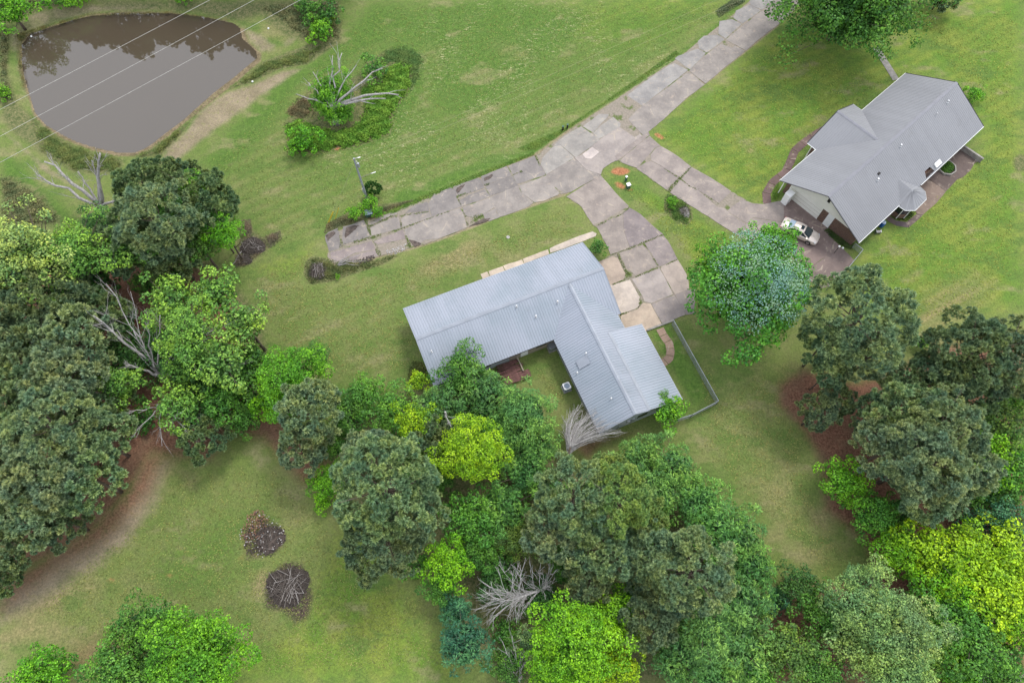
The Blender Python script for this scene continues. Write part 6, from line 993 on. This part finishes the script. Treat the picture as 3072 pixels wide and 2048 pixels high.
# ------------------------------------------------------------------ weeds, vines, tall grass (nobody could count them)
def weeds(fr, polys, n, h, size, col, label, cat='ground cover', name='weeds', asp=.35, up=.6, mound=0, zc=0.0):
    P = []
    polys = [gp(fr, p) for p in polys]; areas = []
    for p in polys:
        q = np.array(p); areas.append(abs(np.sum(q[:, 0] * np.roll(q[:, 1], -1) - np.roll(q[:, 0], -1) * q[:, 1])) / 2)
    tot = sum(areas)
    for p, a in zip(polys, areas):
        q = np.array(p); lo, hi = q.min(0), q.max(0); m = int(n * a / tot); got = np.zeros((0, 2))
        while len(got) < m:
            c = rng.uniform(lo, hi, (m * 2 + 10, 2)); c = c[inside(c, p)]; d = segdist(c, p); thr = .9 * (.5 + .5 * np.sin(c[:, 0] * 2.3 + 1) * np.sin(c[:, 1] * 1.9 + np.sin(c[:, 0]) * 1.5)); c = c[rng.random(len(c)) < .03 + np.clip((d - thr * .8) / .9, 0, .97)]; got = np.concatenate([got, c])
        P.append(got[:m])
    P = np.concatenate(P); n = len(P); cl = .5 + .5 * np.sin(P[:, 0] * 1.9 + np.sin(P[:, 1] * 1.3) * 2) * np.sin(P[:, 1] * 2.3 + 1); hh = h * (rng.random(n) ** .7) * (.45 + .75 * cl)
    dpt = np.concatenate([sdist(P, p)[None] for p in polys]).max(0); hh = hh * (.4 + .6 * np.clip(dpt / .7, 0, 1)) + mound * smooth01(dpt / 1.6) * (.5 + .5 * cl)
    c = np.stack([P[:, 0], P[:, 1], hh * rng.uniform(.6, 1, n) + .02 + zc], 1); nr = unit(rng.normal(size=(n, 3)) * .4 + [0, 0, up + .3]); L = size * rng.uniform(.5, 1.4, n)
    V = cards(c, nr, L, L * asp); V[:, :, 2] = np.maximum(V[:, :, 2], .015)
    me = quads_mesh(name, V, dict(v=rng.random(n), w=np.clip(cl * .6 + rng.random(n) * .4, 0, 1))); o = link(name, me, M['weed']); o.color = (*col, 1); tag(o, label, cat, kind='stuff'); return o
weeds(FV, [[(0, 1100), (200, 1020), (400, 1100), (650, 1180), (900, 1130), (1050, 950), (1000, 620), (1300, 560), (1250, 420), (1500, 280), (1700, 330), (1680, 620), (1480, 950), (1380, 1250), (900, 1420), (350, 1490), (60, 1460)]], 42000, .35, .26, (.125, .26, .030), 'bright green kudzu-like vines carpeting the mound around the dead tree', 'vines', 'vines', .7, .6, .45)
weeds(FV, [[(1150, 330), (1300, 130), (1600, 60), (1850, 200), (1800, 520), (1650, 700), (1600, 400), (1400, 330)]], 9000, .16, .25, (.115, .20, .055), 'darker weeds on the north-east rim of the vine mound', name='weeds')
weeds(FV, [[(20, 950), (180, 760), (420, 720), (420, 1000), (200, 1050)]], 6000, .4, .25, (.17, .15, .075), 'brownish scrub at the west rim of the vine mound')
def vine_column():
    c = at(*FV(660, 800), 2.0); r = empty('vine_covered_trunk', (c[0], c[1], 0), 'tall green vine mass smothering the dead trunk in the mound', 'vines')
    R, hm, cm, tm = variant('feather', 'M', 0)
    for dx, dy, s, sz in ((0, -.2, .95, 1.1), (-1.3, -.9, .6, .8), (1.2, .1, .6, .8), (.2, -2.0, .7, .7), (-.8, 1.0, .5, .95), (1.6, -1.6, .45, .5)):
        o = link('vine_mass', cm, None, r, (dx, dy, -.5)); o.scale = (s, s, sz); o.color = (.15, .38, .025, 1)
vine_column()
weeds(FA, [[(900, 1050), (1030, 985), (1260, 815), (1450, 645), (1600, 545), (1745, 430), (1900, 380), (2060, 330), (2200, 290), (2060, 430), (1880, 460), (1700, 550), (1500, 600), (1310, 750), (1230, 880), (1080, 1050)], [(190, 760), (240, 790), (420, 930), (600, 1005), (800, 1050), (820, 1160), (700, 1170), (480, 1150), (280, 1030)]], 26000, .4, .28, (.145, .19, .055), 'tall rough grass along the pond bank', 'grass', 'tall_grass', .25, .4)
weeds(FA, [[(1700, 40), (2294, 0), (2294, 260), (2100, 300), (1950, 200), (1800, 100)], [(0, 180), (60, 200), (50, 500), (100, 700), (0, 640)], [(0, 0), (600, 0), (400, 30), (200, 70), (60, 130), (0, 150)], [(0, 1180), (90, 1190), (300, 1320), (440, 1500), (0, 1560)]], 26000, .45, .3, (.17, .19, .085), 'rough olive scrub around the far side of the pond', 'scrub', 'scrub', .3, .5)
weeds(FA, [[(2080, 130), (2200, 60), (2280, 140), (2200, 290), (2100, 240)]], 5000, .6, .3, (.12, .26, .02), 'bright vine patch beside the bank right of the pond', 'vines', 'vines', .7)
weeds(FA, [[(100, 230), (200, 200), (340, 160), (600, 92), (1150, 76), (1500, 128), (1520, 140), (1150, 92), (600, 110), (350, 180), (200, 230), (150, 300), (150, 440), (180, 600), (140, 580), (115, 400)]], 5000, .2, .2, (.16, .15, .05), 'low yellowish reeds fringing the far pond edge', 'reeds', 'reeds', .25)
weeds(F1, [[(-200, 1100), (-100, 980), (100, 970), (250, 1010), (1000, 1010), (1300, 910), (1350, 940), (1100, 1080), (700, 1210), (200, 1370), (-100, 1420), (-210, 1260)]], 15000, .3, .2, (.13, .155, .055), 'low olive weeds along the ditch below the broken road', name='weeds')
weeds(F1, [[(130, 560), (170, 400), (450, 260), (800, 330), (300, 480)], [(800, 280), (1000, 150), (1600, 0), (1640, 20), (1200, 180), (900, 330)]], 8000, .25, .2, (.15, .155, .075), 'brownish weeds along the upper side of the broken road')
joints = [(F1, [(345, 480), (375, 470), (440, 740), (950, 600), (1430, 470), (2240, 180), (2240, 195), (1440, 492), (960, 640), (380, 810), (400, 700)]), (F1, [(800, 340), (850, 330), (920, 590), (890, 600)]), (F1, [(870, 440), (1240, 270), (1360, 235), (1380, 300), (1240, 300), (890, 465)]), (F1, [(1360, 280), (1400, 260), (1440, 440), (1410, 470)]), (F1, [(1380, 270), (1500, 245), (1880, 195), (1880, 212), (1500, 262), (1400, 300)]), (F1, [(940, 700), (970, 700), (1090, 900), (1060, 960), (1000, 880)]), (F1, [(1480, 600), (1510, 600), (1600, 780), (1550, 800)]),
          (F2, [(380, 775), (600, 705), (720, 680), (600, 740), (400, 795)]), (F2, [(395, 800), (420, 810), (480, 950), (460, 955)]), (F2, [(510, 1060), (560, 1110), (830, 1080), (840, 1110), (600, 1260), (570, 1290)]), (F2, [(800, 480), (850, 580), (960, 560), (900, 610), (850, 600)]), (F2, [(1330, 410), (1470, 350), (1520, 370), (1400, 400), (1330, 430)]), (F2, [(1700, 100), (1730, 90), (1800, 250), (1780, 270)]),
          (F4, [(780, 640), (812, 630), (900, 830), (985, 910), (735, 1005), (730, 990), (870, 935), (885, 870)]), (F4, [(520, 300), (850, 160), (935, 80), (938, 95), (850, 172), (560, 310)]), (F4, [(930, 560), (1330, 400), (1335, 420), (1110, 510), (940, 580), (720, 650), (715, 645)]), (F4, [(960, 935), (1055, 1140), (1090, 1200), (1030, 1280), (1045, 1200), (1040, 1120)]), (F4, [(820, 1340), (980, 1290), (975, 1310), (820, 1365)]), (F4, [(1095, 515), (1110, 515), (1290, 790), (1270, 790)]), (F4, [(990, 905), (1280, 790), (1500, 695), (1500, 708), (1290, 800), (1000, 918)]),
          (F5, [(580, 750), (860, 480), (880, 480), (620, 780)]), (F5, [(560, 490), (740, 605), (860, 700), (860, 712), (735, 620), (560, 500)]), (F5, [(860, 705), (960, 735), (1110, 850), (1210, 915), (1170, 940), (1090, 850), (940, 750)])]
for i, (fr, p) in enumerate(joints):
    pass
P_all = []
def joint_weeds():
    Vs = []; vv = []; ww = []
    for fr, p in joints:
        poly = gp(fr, p); q = np.array(poly); a = abs(np.sum(q[:, 0] * np.roll(q[:, 1], -1) - np.roll(q[:, 0], -1) * q[:, 1])) / 2; m = int(a * 170) + 20; lo, hi = q.min(0), q.max(0); c = rng.uniform(lo, hi, (m * 14, 2)); c = c[inside(c, poly)][:m]; n = len(c)
        k = (np.sin(c[:, 0] * 2.1) * np.sin(c[:, 1] * 1.7 + 1) + rng.random(n)) > .15; c = c[k]; n = len(c); L = rng.uniform(.08, .2, n)
        Vs.append(cards(np.stack([c[:, 0], c[:, 1], .05 + rng.random(n) * .07], 1), unit(rng.normal(size=(n, 3)) * .5 + [0, 0, .6]), L, L * .5)); vv.append(rng.random(n)); ww.append(rng.random(n))
    o = link('joint_weeds', quads_mesh('joint_weeds', np.concatenate(Vs), dict(v=np.concatenate(vv), w=np.concatenate(ww))), M['weed']); o.color = (.14, .20, .05, 1); tag(o, 'green weeds growing in the joints of the road and driveway slabs', 'weeds', kind='stuff')
joint_weeds()
weeds(F5, [[(560, 830), (620, 780), (730, 830), (860, 930), (890, 1060), (830, 1150), (700, 1120), (570, 1000)]], 6000, .35, .2, (.10, .18, .04), 'green weeds filling the island bed between the driveways')
weeds(FS, [[(480, 100), (800, 60), (850, 300), (800, 500), (560, 500)], [(1100, 480), (1500, 320), (1550, 540), (1250, 760), (1150, 700)], [(450, 900), (1050, 850), (700, 1150), (420, 1200)]], 12000, .4, .18, (.17, .15, .10), 'dry brown scrub around the brush heaps at the woods edge', 'scrub', 'scrub', .2, .5)
weeds(FR, [[(1560, 540), (1600, 460), (1680, 425), (1750, 470), (1760, 560), (1680, 610), (1600, 590)]], 2500, .35, .18, (.06, .15, .02), 'green plants growing in the octagonal planter', 'plants', 'planter_plants', .6, .5, 0, .15)
weeds(FC, [[(960, 1080), (1040, 1020), (1400, 1280), (1480, 1290), (1400, 1400), (1200, 1290), (1050, 1180)]], 3000, .3, .18, (.06, .10, .03), 'low plants along the brick wall beside the white door', 'plants', 'border_plants', .5)
weeds(FR, [[(830, 1240), (900, 1150), (1050, 1150), (1210, 1150), (1180, 1210), (1080, 1290), (920, 1280)]], 3000, .15, .15, (.07, .11, .025), 'low green bed below the bay porch', 'plants', 'border_plants', .5)
weeds(FH, [[(470, 860), (540, 860), (600, 950), (560, 1010), (440, 990)]], 3500, .4, .25, (.14, .17, .05), 'thin olive brush beside the corner of the blue-grey roof', 'scrub', 'scrub', .3)
weeds(FC, [[(60, 350), (130, 280), (210, 260), (230, 420), (230, 560), (100, 600), (60, 480)]], 2500, .15, .15, (.13, .23, .035), 'bright grass wedge between the curved path and the garage', 'grass', 'grass', .3)
weeds(FU, [[(1180, 1000), (1500, 860), (1760, 690), (2000, 520), (2250, 340), (2270, 360), (1990, 560), (1720, 730), (1450, 920), (1290, 1020)], [(250, 1440), (580, 1300), (900, 1170), (1290, 1020), (1300, 1040), (900, 1200), (600, 1330), (330, 1450)]], 20000, .12, .2, (.15, .25, .05), 'taller green grass along the upper road edge', 'grass', 'tall_grass', .25, .45)
weeds(F6, [[(1100, 150), (1330, 0), (1500, -40), (1500, 30), (1330, 130), (1150, 240)]], 3500, .4, .25, (.12, .16, .08), 'grey-green scrub at the top of the road', 'scrub', 'scrub', .3)
weeds(OV, [[(1390, 400), (1500, 440), (1690, 545), (1590, 620), (1470, 480)], [(1500, 320), (1790, 70), (1850, 120), (2060, 180), (1880, 320), (1800, 430), (1750, 465)], [(2090, 60), (2340, 10), (2340, 640), (2240, 740), (2110, 740), (1960, 640), (2000, 570), (2270, 340), (2270, 280), (2190, 180)]], 20000, .05, .18, (.225, .285, .055), 'short mown tufts of the yellow-green lawn round the brick house', 'grass', 'lawn_tufts', .45, .7)
weeds(OV, [[(560, 640), (740, 560), (700, 640), (760, 650), (1100, 550), (1300, 460), (1350, 540), (1100, 620), (920, 710), (980, 850), (780, 880), (640, 800)], [(1600, 760), (1660, 900), (1760, 840), (1850, 1000), (1880, 1170), (1990, 1290), (1900, 1330), (1790, 1230), (1600, 1030), (1600, 960)], [(1220, 810), (1300, 900), (1300, 960), (1240, 900)]], 15000, .05, .17, (.225, .245, .080), 'short mown tufts of the lawn round the L-shaped house', 'grass', 'lawn_tufts', .45, .7)
weeds(OV, [[(60, 1400), (330, 1180), (400, 1080), (620, 1060), (740, 1180), (860, 1330), (960, 1340), (1080, 1550), (600, 1560), (520, 1430), (320, 1390), (200, 1500)]], 16000, .05, .18, (.205, .245, .075), 'short rough tufts of the lower left meadow', 'grass', 'meadow_tufts', .4, .6)
weeds(OV, [[(450, 400), (640, 220), (860, 10), (1690, 0), (1560, 120), (1250, 320), (1000, 420), (880, 470), (760, 520), (600, 600), (560, 480)]], 26000, .05, .19, (.200, .250, .070), 'mown grass tufts with dry straw across the north field', 'grass', 'field_tufts', .4, .6)
for fr, x, y, lab in ((FA, 203, 237, 'small white object floating at the far pond edge'), (FA, 1805, 195, 'small white litter on the scrub right of the pond'), (FA, 1698, 552, 'small white litter on the bare track by the pond'), (FE, 1075, 660 - 560, 'small pale stone near the parking pad')):
    p = at(*fr(x, y)); z = -.33 if lab.startswith('small white object') else 0; o = MB().lathe([(.10, z), (.16, z + .08), (.09, z + .18), (.02, z + .2)], 7, (p[0], p[1])).build('litter', M['white'], None, True); tag(o, lab, 'litter')
p = at(*F2(1255, 1465)); o = MB().lathe([(.22, .0), (.22, .05), (.12, .05), (.12, .02)], 14, (p[0], p[1])).build('sewer_cleanout', M['rock']); tag(o, 'small pale round cleanout cap in the lawn below the road', 'cap')
